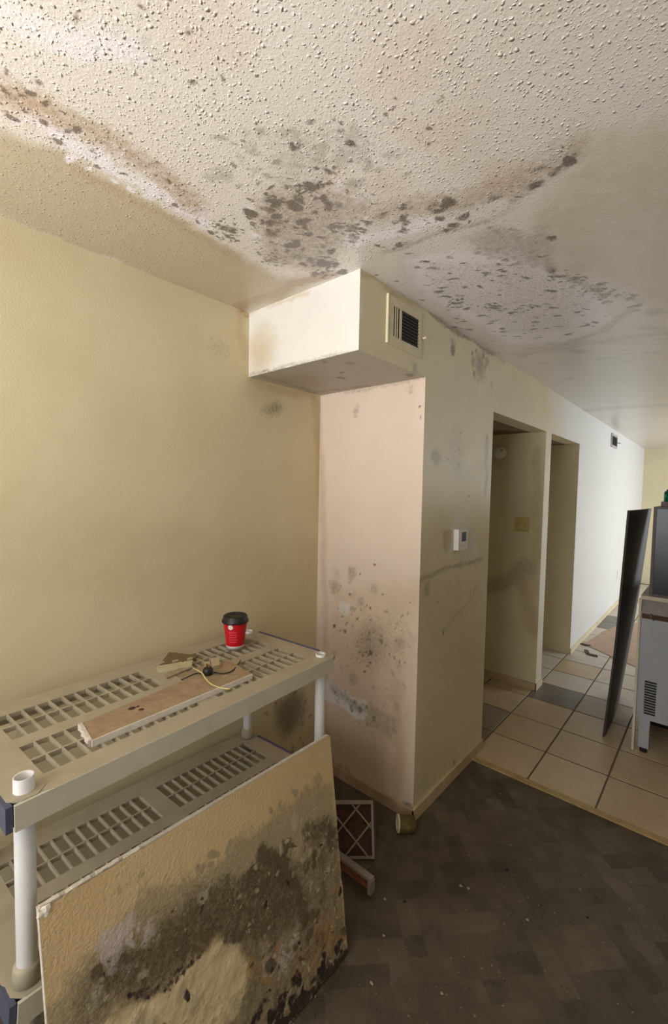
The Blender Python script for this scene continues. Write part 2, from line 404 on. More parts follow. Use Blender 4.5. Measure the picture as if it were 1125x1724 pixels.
# ---- ceiling
def ceil_paint(A, B):
    P = Paint(A, B, lambda u, v: tuple(onp(u, v, 2, H)[:2]), 0.035, 8)
    pk = P.pick
    P.m['popcorn'] = 0.72 + 0.5 * (fbm(A * 5, B * 5) - 0.5)
    P.poly('tan', [(-300, 60), (0, 215), (100, 250), (190, 305), (300, 372), (400, 430), (470, 470), (560, 462), (415, 530), (0, 365), (-300, 240)], 1.0, 0.05)
    P.m['popcorn'] *= 1 - 0.55 * P.m['tan']
    smooth = P.poly_v([(955, 265), (990, 205), (1130, 190), (1500, 200), (1500, 560), (1080, 515), (1000, 492), (935, 462), (918, 395), (850, 368)], 0.05)
    smooth2 = P.poly_v([(615, 430), (720, 405), (850, 368), (918, 395), (1080, 515), (1125, 520), (1125, 760), (1080, 756), (840, 600), (612, 452)], 0.03)
    P.m['popcorn'] *= (1 - 0.93 * smooth) * (1 - 0.7 * smooth2)
    P.poly('tan', [(960, 215), (1130, 195), (1500, 200), (1500, 540), (1080, 510), (940, 450), (900, 380)], 0.50, 0.08)
    # pinkish damp patches
    for uv, r, s in (((750, 220), 0.24, .5), ((690, 110), 0.2, .5), ((350, 50), 0.18, .45), ((880, 60), 0.2, .35), ((840, 300), 0.14, .7), ((560, 300), .12, .5), ((60, 180), .1, .8), ((660, 310), .12, .6)):
        P.blob('pink', uv, r, s, 0.9)
    # pale bloom
    P.line('pale', [(60, 190), (130, 245), (200, 285), (280, 330), (350, 380)], 0.05, 0.75)
    P.line('pale', [(20, 20), (110, 60), (230, 90)], 0.07, 0.55)
    P.line('pale', [(585, 412), (650, 392), (740, 372)], 0.05, 0.95)
    P.poly('pale', [(680, 440), (760, 425), (860, 420), (920, 455), (1010, 500), (1030, 540), (960, 575), (860, 580), (760, 520), (700, 475)], 1.0, 0.06)
    # brown streaks
    P.line('brown', [(-30, 130), (70, 175), (150, 220), (260, 280), (330, 350)], 0.085, 0.62)
    P.line('brown', [(130, 290), (210, 330), (290, 375), (400, 440)], 0.06, 0.5)
    P.poly('brown', [(425, 330), (480, 310), (600, 315), (640, 340), (590, 400), (560, 460), (500, 462), (430, 430)], 0.62, 0.07); P.poly('grey', [(425, 330), (480, 310), (640, 330), (600, 400), (560, 470), (430, 440)], 0.35, 0.08)
    P.line('brown', [(640, 355), (760, 340), (860, 315), (950, 255)], 0.11, 0.55)
    P.line('brown', [(405, 520), (440, 500), (500, 478), (560, 462)], 0.05, 0.85)
    P.line('brown', [(612, 460), (690, 505), (760, 548), (840, 598)], 0.018, 0.5)
    # grey film, and far-ceiling shading painted as grey
    P.blob('grey', (500, 270), 0.20, 0.45, 0.9)
    P.blob('grey', (590, 250), 0.14, 0.45, 0.9)
    P.blob('grey', (250, 90), 0.24, 0.28, 0.9)
    P.line('grey', [(640, 425), (720, 402), (850, 365), (900, 330), (955, 270)], 0.04, 0.5)
    P.line('grey', [(870, 340), (930, 300), (960, 255)], 0.06, 0.6)
    P.line('grey', [(920, 380), (930, 450), (960, 470), (1010, 490), (1080, 508)], 0.05, 0.75)
    P.line('grey', [(1080, 508), (1050, 530), (1010, 560), (880, 600)], 0.06, 0.5)
    P.poly('grey', [(780, 400), (850, 372), (920, 395), (930, 450), (870, 450), (800, 430)], 0.55, 0.04)
    P.line('grey', [(880, 595), (960, 585), (1050, 570), (1140, 555)], 0.12, 0.45)  # shading of the far ceiling put into the colour
    P.line('grey', [(1125, 510), (1110, 525)], 0.1, 0.6)
    P.line('grey', [(990, 690), (1060, 685), (1130, 682)], 0.25, 0.5)  # grey edge of the painted far-ceiling shading
    # dark colonies
    for uv, r, s, ra in (((560, 385), .045, .85, .6), ((590, 385), .03, .8, .8), ((545, 440), .06, .92, .8), ((530, 462), .035, .8, 1), ((515, 315), .03, .8, .8), ((495, 322), .02, .75, 1), ((467, 343), .02, .75, .7), ((470, 380), .028, .7, .8),
                         ((455, 437), .05, .6, .8), ((500, 430), .06, .55, 1), ((385, 385), .05, .62, .7), ((425, 400), .03, .55, .6), ((570, 345), .04, .6, .6), ((640, 415), .03, .6, .5), ((690, 425), .04, .62, .4), ((700, 352), .03, .5, .6),
                         ((770, 510), .034, .85, .6), ((825, 517), .04, .82, .6), ((880, 519), .03, .7, .6), ((790, 340), .03, .5, .7), ((940, 268), .03, .6, .8), ((570, 228), .03, .55, .8), ((460, 270), .022, .6, .8), ((440, 296), .015, .7, .8), ((948, 462), .05, .6, .5), ((1005, 487), .05, .55, .5)):
        P.blob('mold', uv, r, s, 0.85, ra, 0.6)
    P.poly('mold', [(430, 325), (500, 305), (610, 330), (600, 400), (570, 465), (500, 462), (430, 430), (420, 390)], 0.34, 0.08)
    P.poly('mold', [(700, 440), (900, 440), (1010, 500), (960, 560), (850, 560), (730, 500)], 0.33, 0.04)
    P.line('mold', [(645, 428), (720, 403), (800, 380), (850, 366)], 0.02, 0.3)
    heavy = [(425, 335), (500, 300), (560, 300), (640, 330), (620, 380), (590, 410), (575, 460), (530, 470), (470, 455), (420, 425)]
    P.scatter('mold', heavy, 130, 0.005, 0.030, 0.5, 0.95, seed=2)
    P.scatter('pale', heavy, 60, 0.006, 0.03, 0.6, 0.95, seed=3)
    P.scatter('mold', [(560, 320), (700, 330), (860, 300), (950, 240), (960, 280), (860, 355), (740, 395), (640, 425), (590, 410)], 90, 0.005, 0.032, 0.4, 0.75, seed=4)
    P.scatter('grey', [(330, 220), (480, 190), (680, 230), (700, 310), (430, 330), (330, 300)], 70, 0.01, 0.05, 0.3, 0.6, seed=5)
    P.scatter('mold', [(340, 250), (480, 240), (620, 230), (640, 310), (430, 320)], 26, 0.006, 0.024, 0.4, 0.75, seed=6)
    P.scatter('mold', [(690, 440), (800, 425), (910, 450), (1010, 500), (1030, 535), (960, 570), (860, 575), (760, 520), (700, 475)], 190, 0.006, 0.040, 0.4, 0.8, ratio=(0.35, 0.65), seed=7, ang=0.75)
    P.scatter('mold', [(900, 400), (935, 390), (950, 455), (1080, 500), (1080, 525), (1000, 505), (920, 470)], 60, 0.008, 0.035, 0.35, 0.7, seed=8)
    P.scatter('grey', [(780, 400), (860, 372), (920, 390), (935, 450), (870, 455), (800, 430)], 60, 0.01, 0.04, 0.4, 0.75, seed=9)
    P.scatter('spot', [(-30, 110), (60, 140), (180, 220), (320, 320), (340, 380), (200, 310), (60, 215), (-30, 180)], 110, 0.004, 0.018, 0.4, 0.85, seed=10)
    P.scatter('pale', [(0, 180), (130, 215), (260, 270), (360, 360), (330, 380), (180, 300), (60, 235)], 60, 0.008, 0.04, 0.5, 0.9, seed=11)
    for (u, v, w_, h_, n_, sd) in ((578, 386, 32, 14, 40, 61), (547, 445, 30, 24, 60, 62), (512, 316, 26, 12, 30, 63), (466, 342, 16, 9, 14, 64), (470, 382, 18, 12, 18, 65), (455, 435, 30, 14, 26, 66), (770, 510, 20, 9, 30, 67), (828, 517, 24, 9, 36, 68), (885, 519, 20, 8, 20, 69), (385, 388, 26, 18, 34, 70), (948, 462, 26, 12, 24, 71), (1010, 490, 40, 12, 30, 72), (945, 262, 20, 16, 22, 73)):
        P.scatter('mold', [(u - w_, v), (u - w_ * .6, v - h_), (u + w_ * .6, v - h_), (u + w_, v), (u + w_ * .6, v + h_), (u - w_ * .6, v + h_)], n_, 0.004, 0.013, 0.7, 1.0, seed=sd)
    P.scatter('mold', [(340, 365), (400, 360), (425, 400), (400, 420), (350, 395)], 24, 0.005, 0.02, 0.5, 0.85, seed=12)
    P.scatter('spot', [(500, 190), (760, 140), (740, 260), (500, 240)], 26, 0.004, 0.014, 0.4, 0.8, seed=13)
    P.scatter('spot', [(100, 0), (420, 0), (420, 190), (300, 200), (100, 60)], 20, 0.003, 0.010, 0.4, 0.8, seed=14)
    P.scatter('mold', [(612, 460), (700, 510), (850, 600), (870, 590), (760, 520), (650, 465)], 30, 0.005, 0.024, 0.4, 0.8, seed=15)
    P.scatter('grey', [(860, 590), (1000, 560), (1125, 540), (1125, 600), (950, 640)], 26, 0.03, 0.16, 0.25, 0.5, ratio=(.3, .5), seed=16, ang=0.6)  # uneven patches within the painted shading of the far ceiling
    P.line('mold', [(640, 470), (740, 532), (800, 568), (850, 600)], 0.02, 0.3)
    for uv, r in (((130, 28), .012), ((180, 4), .01), ((240, 15), .01), ((70, 140), .016), ((14, 119), .013), ((325, 137), .013), ((387, 139), .011), ((359, 155), .007), ((343, 175), .011), ((398, 236), .012), ((344, 66), .010), ((404, 101), .007), ((218, 226), .012), ((252, 168), .006),
                  ((127, 265), .009), ((145, 245), .009), ((178, 282), .008), ((160, 272), .007), ((512, 213), .014), ((540, 218), .01), ((650, 182), .012), ((660, 170), .008), ((670, 215), .008), ((714, 218), .012), ((718, 245), .01), ((705, 245), .008), ((742, 195), .007), ((886, 560), .014), ((267, 268), .014), ((312, 340), .009), ((285, 345), .007), ((232, 207), .006)):
        P.blob('spot', uv, r * 1.15, 0.75, 0.9)
    P.blob('spot', (655, 200), .06, .36, .9); P.blob('spot', (90, 235), .06, .34, .9); P.blob('spot', (30, 160), .05, .4, .9)
    P.cut('mold', 0.8 * P.m['tan'] * 0); P.cut('grey', 0.6 * smooth)
    for k in ('tan', 'pink', 'pale', 'brown', 'grey', 'mold', 'spot'): P.get(k)
    return P.m
struct(sheet('ceiling', lines((0, 2.1, 0.0065), (2.1, XR, 0.12)), lines((YBACK, -1.9, 0.1), (-1.9, 1.2, 0.0065), (1.2, 3.4, 0.03), (3.4, YFAR, 0.15)), XY(H), ceil_mat, ceil_paint), 'water damaged popcorn ceiling with black and brown mould')

# ---- left wall
def left_paint(A, B):
    P = Paint(A, B, lambda u, v: tuple(onp(u, v, 0, 0.0)[1:]), 0.03, 9)
    P.blob('grey', (460, 690), 0.16, 0.65, 0.9, 0.5, 0.3); P.blob('mold', (465, 690), 0.10, 0.42, 0.9, 0.6, 0.3)
    P.blob('grey', (370, 585), 0.12, 0.35, 0.9); P.blob('tan', (440, 640), 0.2, 0.5, 0.9)
    P.blob('grey', (490, 1200), 0.22, 0.9, 0.9); P.blob('mold', (485, 1200), 0.20, 0.55, 0.9)
    P.line('tan', [(425, 640), (530, 668)], 0.05, 0.7); P.line('tan', [(533, 680), (552, 1050), (556, 1290)], 0.07, 0.6)
    P.line('tan', [(405, 522), (412, 600)], 0.05, 0.5)
    P.line('rust', [(405, 518), (414, 535)], 0.03, 0.6)
    P.line('tan', [(0, 900), (300, 960), (520, 960)], 0.35, 0.35)
    P.blob('spot', (200, 833), 0.015, 0.5); P.scatter('mold', [(440, 1180), (520, 1150), (530, 1260), (450, 1290)], 70, 0.008, 0.03, 0.3, 0.7, seed=21)
    return P.m
struct(sheet('wall_left', lines((YBACK, -1.6, 0.1), (-1.6, 0.0, 0.016)), lines((0, H, 0.02)), YZ(0.0), cream_mat, left_paint), 'cream painted wall behind the shelving unit')

# ---- pink face of the column
def pink_paint(A, B):
    P = Paint(A, B, lambda u, v: tuple(onp(u, v, 1, 0.0)[[0, 2]]), 0.025, 10)
    P.line('tan', [(535, 670), (545, 900), (552, 1300)], 0.05, 0.55)
    P.poly('tan', [(560, 990), (720, 980), (700, 1400), (550, 1320)], 0.55, 0.12)
    P.line('tan', [(670, 1150), (670, 1380)], 0.09, 0.8); P.line('tan', [(612, 1200), (612, 1330)], 0.03, 0.6)
    P.blob('grey', (600, 690), 0.045, 0.55, 0.9, 1.6); P.blob('grey', (690, 655), 0.05, 0.45, 0.9)
    P.blob('grey', (565, 985), 0.09, 0.6, 0.9); P.blob('pale', (580, 1025), 0.08, 0.7, 0.8)
    P.blob('mold', (620, 1085), 0.20, 0.40, 0.9, 1.2); P.blob('grey', (630, 1080), 0.24, 0.55, 0.9)
    P.blob('grey', (672, 1085), 0.08, 0.6, 0.9); P.blob('mold', (665, 1040), 0.16, 0.34, 0.9)
    P.line('pale', [(555, 1165), (590, 1185), (610, 1195)], 0.07, 0.95, 0.5)
    P.line('grey', [(560, 1160), (585, 1180), (612, 1195), (660, 1215)], 0.06, 0.55); P.line('mold', [(575, 1172), (610, 1195)], 0.04, 0.4)
    P.blob('grey', (650, 1225), 0.09, 0.6, 0.9); P.blob('mold', (608, 1195), 0.03, 0.75)
    P.line('rust', [(560, 1285), (620, 1325), (690, 1372)], 0.05, 0.5); P.blob('mold', (685, 1365), 0.06, 0.8, .8)
    for uv, r in (((628, 952), .010), ((626, 1028), .013), ((626, 1100), .016), ((563, 1055), .010), ((571, 1061), .007), ((704, 685), .008), ((705, 706), .008), ((615, 1132), .010), ((575, 985), .008), ((590, 1000), .008), ((622, 1117), .012), ((637, 1105), .008), ((645, 1000), .008)):
        P.blob('spot', uv, r * 1.3, 0.9, 0.6)
    P.line('grey', [(540, 664), (620, 652), (715, 634)], 0.03, 0.5)
    P.scatter('mold', [(570, 1030), (690, 1000), (700, 1110), (640, 1140), (580, 1110)], 150, 0.004, 0.016, 0.35, 0.8, seed=22)
    P.scatter('spot', [(560, 960), (690, 960), (690, 1130), (570, 1130)], 45, 0.003, 0.008, 0.5, 0.9, seed=23)
    P.scatter('grey', [(560, 960), (700, 980), (690, 1250), (560, 1230)], 60, 0.012, 0.06, 0.25, 0.55, seed=24)
    P.scatter('mold', [(560, 1160), (620, 1180), (670, 1220), (640, 1240), (570, 1195)], 26, 0.006, 0.03, 0.35, 0.7, seed=25)
    return P.m
struct(sheet('wall_column', lines((0, W, 0.010)), lines((0, ZS, 0.012)), XZ(0.0), pink_mat, pink_paint), 'pink stained face of the wall column')

# ---- long hall wall with the two doorways (also the vent side of the soffit)
def hall_paint(A, B):
    P = Paint(A, B, lambda u, v: tuple(onp(u, v, 0, W)[1:]), 0.025, 10)
    P.m['white'] = sstep(1.2, 3.2, A)  # far part turns to white paint, daylight glare partly in the colour
    P.poly('pale', [(745, 940), (760, 880), (775, 845), (790, 850), (805, 900), (808, 945)], 0.55, 0.05)
    P.poly('tan', [(747, 893), (763, 891), (763, 924), (747, 926)], 0.9, 0.012)
    P.line('grey', [(708, 972), (760, 958), (812, 940)], 0.028, 0.62, .9); P.line('mold', [(712, 968), (760, 957), (805, 942)], 0.018, 0.38, .9); P.scatter('spot', [(720, 680), (825, 700), (815, 860), (720, 820)], 40, .004, .012, .3, .6, seed=31); P.scatter('grey', [(715, 960), (815, 930), (810, 1060), (710, 1120)], 40, .01, .04, .2, .5, seed=32); P.scatter('mold', [(780, 570), (835, 590), (830, 650), (790, 640)], 26, .008, .04, .3, .65, seed=33)
    P.line('grey', [(745, 1065), (775, 1030), (800, 998)], 0.035, 0.4); P.blob('grey', (735, 770), 0.10, 0.65, 0.9); P.blob('mold', (728, 770), .05, .4)
    P.blob('grey', (770, 755), 0.22, 0.4, 0.9, 1.5); P.line('grey', [(820, 740), (818, 830)], 0.05, 0.6); P.blob('grey', (720, 990), .07, .6)
    P.blob('mold', (761, 590), 0.035, 0.95, 0.7, 1.3); P.blob('grey', (762, 575), 0.05, 0.7, 0.9)
    P.blob('grey', (808, 615), 0.14, 0.75, 0.9); P.blob('mold', (795, 612), 0.05, 0.6, .9, 1.6); P.blob('mold', (820, 605), 0.06, 0.6)
    P.line('tan', [(612, 458), (700, 512), (850, 608)], 0.02, 0.8); P.line('mold', [(725, 530), (780, 565), (835, 600)], 0.03, 0.6)
    P.blob('grey', (690, 590), 0.035, 0.6, .9, 1.4); P.blob('grey', (700, 622), 0.06, 0.55); P.line('pale', [(607, 470), (604, 590)], 0.012, 0.7, 0.5)
    P.line('rust', [(765, 1283), (767, 1310)], 0.012, 0.9, 0.5); P.blob('mold', (697, 1372), 0.05, 0.7, .8); P.line('rust', [(700, 1370), (800, 1265)], 0.03, 0.3)
    P.poly('tan', [(700, 1000), (815, 960), (810, 1260), (695, 1385)], 0.35, 0.15); P.line('rust', [(705, 960), (707, 985)], .02, .6)
    for uv, r in (((764, 720), .01), ((776, 730), .013), ((773, 758), .015), ((754, 773), .013), ((773, 780), .012), ((752, 787), .008), ((790, 838), .015), ((752, 838), .007), ((768, 967), .013), ((733, 1000), .015), ((738, 1010), .009), ((608, 496), .008), ((735, 533), .018), ((812, 575), .012), ((780, 565), .014), ((747, 1065), .012)):
        P.blob('spot', uv, r * 1.3, 0.75, 0.8)
    return P.m
hole = lambda a, b: ((a > D0) & (a < D1) & (b < ZD)) | ((a > D2) & (a < D3) & (b < ZD)) | ((a < 0) & (b < ZS))
struct(sheet('wall_hall', lines((YS, 0, 0.0125), (0, D0, 0.0125), (D0, D1, 0.03), (D1, D2, 0.04), (D2, D3, 0.06), (D3, YFAR, 0.25)), lines((0, ZD, 0.0125), (ZD, ZS, 0.0125), (ZS, H, 0.0125)), YZ(W), hall_mat, hall_paint, hole), 'long cream hall wall with two open doorways')

# ---- soffit: white front and mouldy underside
def sfront(A, B):
    P = Paint(A, B, lambda u, v: tuple(onp(u, v, 1, YS)[[0, 2]]), 0.02, 12)
    P.blob('tan', (440, 590), 0.2, 0.75, 0.9); P.line('tan', [(415, 525), (520, 490)], 0.02, 0.6)
    P.line('grey', [(420, 632), (480, 617), (560, 602), (604, 592)], 0.022, 0.6); P.line('mold', [(440, 627), (530, 609)], 0.014, 0.5)
    return P.m
def sunder(A, B):
    P = Paint(A, B, lambda u, v: tuple(onp(u, v, 2, ZS)[:2]), 0.03, 12)
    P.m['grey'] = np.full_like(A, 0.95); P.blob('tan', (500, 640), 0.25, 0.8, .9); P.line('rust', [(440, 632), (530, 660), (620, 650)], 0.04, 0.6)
    P.line('pale', [(490, 645), (530, 655), (640, 645)], 0.02, 0.6); P.blob('mold', (690, 632), 0.05, 0.85); P.blob('mold', (585, 612), 0.06, 0.55, .9); P.blob('mold', (545, 610), .03, .6)
    for uv in ((575, 628), (574, 637)): P.blob('spot', uv, 0.022, 0.9, 0.6)
    return P.m
sof = struct(sheet('wall_soffit', lines((0, W, 0.012)), lines((ZS, H, 0.012)), XZ(YS), white_wall, sfront), 'boxed white soffit hanging from the mouldy ceiling')
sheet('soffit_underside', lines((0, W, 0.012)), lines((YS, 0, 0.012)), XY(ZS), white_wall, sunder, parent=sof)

# ---- partition, alcoves, remaining room shell
def part_paint(A, B):
    P = Paint(A, B, lambda u, v: tuple(onp(u, v, 1, D1)[[0, 2]]), 0.03, 8)
    P.line('grey', [(810, 990), (850, 980), (885, 955)], 0.16, 0.55); P.blob('mold', (835, 990), 0.16, 0.38, .95, .5); P.line('tan', [(880, 980), (897, 1060)], 0.10, 0.7)
    P.line('tan', [(905, 760), (900, 1000)], 0.07, 0.5); P.blob('tan', (840, 775), .12, .5)
    return P.m
part = struct(sheet('wall_partition', lines((-1.2, -0.1, 0.1), (-0.1, W, 0.02)), lines((0, ZD, 0.02)), XZ(D1), cream_mat, part_paint), 'cream partition wall seen through the first doorway')
obj('wall_core', boxm(-1.2, W - 0.002, D1 + 0.001, D2, 0, ZD), plain_wall, part)
struct(obj('wall_closet', boxm(-1.2, W - 0.002, D3, D3 + 0.12, 0, ZD + 0.06), plain_wall), 'shaded cream wall inside the second doorway')
struct(obj('wall_column_rear', boxm(-1.2, W - 0.002, D0 - 0.06, D0, 0, ZD), plain_wall))
struct(obj('wall_alcove', boxm(-1.3, -1.2, D0 - 0.1, D3 + 0.2, 0, ZD), plain_wall))
alc = plain('brown_shadow_soffit', (150, 128, 96), 0.8, 0.15, 7)  # shadow band of the alcove ceiling put into its brown colour
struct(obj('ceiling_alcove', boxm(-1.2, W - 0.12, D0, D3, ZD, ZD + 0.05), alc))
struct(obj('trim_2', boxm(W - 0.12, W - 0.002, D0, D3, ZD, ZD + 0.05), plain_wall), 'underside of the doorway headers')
struct(obj('wall_far', boxm(-1.2, XR, YFAR, YFAR + 0.1, 0, H), plain_wall), 'cream end wall of the far room')
def wall_with_window(name, horiz, a0, a1, w0, w1, z0, z1, p0, p1):
    bm = bmesh.new()
    for (s, e, zz0, zz1) in ((a0, w0, 0, H), (w1, a1, 0, H), (w0, w1, 0, z0), (w0, w1, z1, H)):
        if horiz: box(bm, s, e, p0, p1, zz0, zz1)
        else: box(bm, p0, p1, s, e, zz0, zz1)
    return struct(obj(name, bm, plain_wall))
wall_with_window('wall_back', True, -0.1, XR, 0.15, 1.95, 0.7, 2.2, YBACK - 0.12, YBACK)
wall_with_window('wall_right', False, YBACK, YFAR, 4.4, 6.8, 0.2, 2.25, XR, XR + 0.12)
alu = plain('window_aluminium', (196, 196, 192), 0.4, 0.03, 20)
def window(name, horiz, w0, w1, z0, z1, pos):
    bm = bmesh.new(); mid = (w0 + w1) / 2
    for (a, b, c, d) in ((w0, w0 + .04, z0, z1), (w1 - .04, w1, z0, z1), (mid - .02, mid + .02, z0, z1), (w0, w1, z0, z0 + .04), (w0, w1, z1 - .04, z1)):
        if horiz: box(bm, a, b, pos - .02, pos + .02, c, d)
        else: box(bm, pos - .02, pos + .02, a, b, c, d)
    return struct(obj(name, bm, alu))
window('window_1', True, 0.15, 1.95, 0.7, 2.2, YBACK - 0.06)
window('window_2', False, 4.4, 6.8, 0.2, 2.25, XR + 0.06)

# ---- baseboards
struct(obj('baseboard_column', boxm(0, W + 0.010, -0.012, 0, 0, 0.055), plain('pinkish_baseboard', (196, 164, 132), 0.6, 0.12, 14), bevel=0.003), 'low stained baseboard of the column')
bbh = struct(obj('baseboard_hall', boxm(W, W + 0.012, -0.012, D0, 0, 0.062), base_mat, bevel=0.003), 'scuffed tan baseboard below the thermostat')
obj('rust_streak', prism(bmesh.new(), [(0, 0.37), (0.0127, 0.37), (0.0127, 0.392), (0, 0.388)], 0.004, 0.0625), plain('orange_rust_streak', (150, 88, 44), .7, .2, 60), bbh)
struct(obj('baseboard_partition', boxm(-1.1, W + 0.008, D1 - 0.010, D1, 0.004, 0.06), base_mat, bevel=0.003))
struct(obj('baseboard_pier', boxm(W, W + 0.010, D1 - 0.010, D2 + 0.01, 0.004, 0.06), plain_wall, bevel=0.003))
struct(obj('baseboard_far', boxm(W, W + 0.010, D3, YFAR, 0.004, 0.06), plain_wall, bevel=0.003))

# ================================================================== THINGS ON THE WALLS
paint_metal = plain('cream_painted_metal', (220, 206, 170), 0.45, 0.06, 20)
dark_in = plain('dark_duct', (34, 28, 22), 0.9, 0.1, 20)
slat_mat = plain('dusty_brown_slat', (92, 78, 62), 0.7, 0.15, 60)
g = thing('vent_grille', 'cream air vent with dark slats on the soffit side', 'vent', (W, -0.19, 2.312))
def yz_frame(bm, y0, y1, z0, z1, w, x0, x1):
    box(bm, x0, x1, y0, y0 + w, z0, z1); box(bm, x0, x1, y1 - w, y1, z0, z1); box(bm, x0, x1, y0 + w, y1 - w, z0, z0 + w); box(bm, x0, x1, y0 + w, y1 - w, z1 - w, z1)
bm = bmesh.new(); x1 = 0.006
# flange: plate with two openings (left three-slot opening, right louvre opening)
ya, yb, za, zb = -0.136, 0.136, -0.100, 0.096
o1, o2, zc, zd = (-0.092, -0.044), (-0.030, 0.108), -0.062, 0.062
box(bm, 0, x1, ya, o1[0], za, zb); box(bm, 0, x1, o1[1], o2[0], za, zb); box(bm, 0, x1, o2[1], yb, za, zb)
for o_ in (o1, o2): box(bm, 0, x1, o_[0], o_[1], za, zc); box(bm, 0, x1, o_[0], o_[1], zd, zb)
obj('flange', bm, paint_metal, g, bevel=0.002)
obj('left_lip', boxm(0, 0.010, ya - 0.003, ya + 0.004, za, zb), plain('bright_cream_lip', (240, 228, 196), 0.4, 0.03, 20), g, bevel=0.002)
obj('backing', boxm(0.0005, 0.002, o1[0], o2[1], zc, zd), dark_in, g)
for k in range(2):
    y = o1[0] + (k + 1) * 0.016
    obj('bar', boxm(0.001, 0.006, y - 0.0035, y + 0.0015, zc, zd), paint_metal, g)
for k in range(9):
    z = zc + 0.006 + k * 0.0138
    b_ = bmesh.new(); bar(b_, (0.004, o2[0], z), (0.004, o2[1], z), 0.008, 0.0022, (0.6, 0, 0.8)); obj('slat', b_, slat_mat, g)
obj('lever', boxm(0.004, 0.022, 0.145, 0.165, -0.012, -0.004), plain('lever_cream', (236, 224, 190), .4), g, bevel=0.001)

t = thing('thermostat', 'white thermostat with grey screen on the cream wall', 'thermostat', (W, 0.40, 1.355))
wp = plain('white_plastic', (236, 234, 226), 0.35, 0.02, 20)
obj('body', boxm(0, 0.028, -0.056, 0.056, -0.055, 0.055), wp, t, bevel=0.004)
obj('screen', boxm(0.0275, 0.0292, -0.018, 0.034, -0.010, 0.040), plain('lcd_grey', (82, 88, 98), 0.2, 0.03, 20), t)
for k in range(3): obj('button', boxm(0.0275, 0.030, -0.022 + k * 0.022, -0.010 + k * 0.022, -0.036, -0.028), plain('button_grey', (208, 206, 198), .4), t)

t = thing('smoke_detector', 'round white smoke detector high inside the first doorway', 'smoke detector', (0.31, D1, 1.95))
t.rotation_euler = (math.pi / 2, 0, 0)
det = plain('aged_white_plastic', (236, 232, 220), 0.45, 0.03, 20)
obj('base', lathe(bmesh.new(), [(0, 0), (0.060, 0), (0.060, 0.012), (0.056, 0.016), (0, 0.016)], 40), det, t, True)
obj('dome', lathe(bmesh.new(), [(0.050, 0.015), (0.052, 0.020), (0.050, 0.030), (0.040, 0.037), (0.0, 0.040)], 40), det, t, True)
obj('indicator', lathe(bmesh.new(), [(0.006, 0.030), (0.006, 0.0385), (0, 0.0385)], 12, (0.022, 0.014, 0)), dark_in, t)

ivory = plain('yellowed_ivory_plastic', (200, 178, 112), 0.4, 0.05, 20)
t = thing('light_switch', 'yellowed double light switch inside the first doorway', 'switch', (0.512, D1, 1.352))
obj('plate', boxm(-0.058, 0.058, -0.006, 0, -0.06, 0.06), ivory, t, bevel=0.002)
for s in (-1, 1):
    b_ = bmesh.new(); bar(b_, (s * 0.023, -0.005, 0), (s * 0.023, -0.016, 0.008), 0.010, 0.014, (0, 0.3, 1)); obj('toggle', b_, ivory, t)
    for z in (-0.03, 0.03): obj('screw', boxm(s * 0.023 - 0.003, s * 0.023 + 0.003, -0.0075, -0.005, z - 0.003, z + 0.003), plain_wall, t)

t = thing('wall_outlet', 'small white outlet low on the far white wall', 'outlet', (W, 5.6, 0.46))
obj('plate', boxm(0, 0.006, -0.036, 0.036, -0.058, 0.058), wp, t, bevel=0.002)
for s in (-1, 1):
    obj('socket', boxm(0.005, 0.008, -0.016, 0.016, s * 0.025 - 0.013, s * 0.025 + 0.013), det, t, bevel=0.002)

t = thing('vent_grille', 'small far vent near the ceiling with a protruding lever', 'vent', (W, 4.84, 2.295))
bm = bmesh.new(); yz_frame(bm, -0.24, 0.16, -0.085, 0.085, 0.028, 0, 0.012); obj('frame', bm, plain('lilac_grey_frame', (186, 180, 178), .5), t, bevel=0.002)  # far vent frame in an even lilac grey
obj('backing', boxm(0.0005, 0.002, -0.212, 0.132, -0.057, 0.057), dark_in, t)
for k in range(6):
    b_ = bmesh.new(); z = -0.047 + k * 0.019; bar(b_, (0.010, -0.212, z), (0.010, 0.132, z), 0.016, 0.003, (0.6, 0, 0.8)); obj('slat', b_, slat_mat, t)
b_ = bmesh.new(); tube(b_, [(0.010, 0.10, -0.01), (0.045, 0.17, -0.012)], 0.005); obj('lever', b_, slat_mat, t)

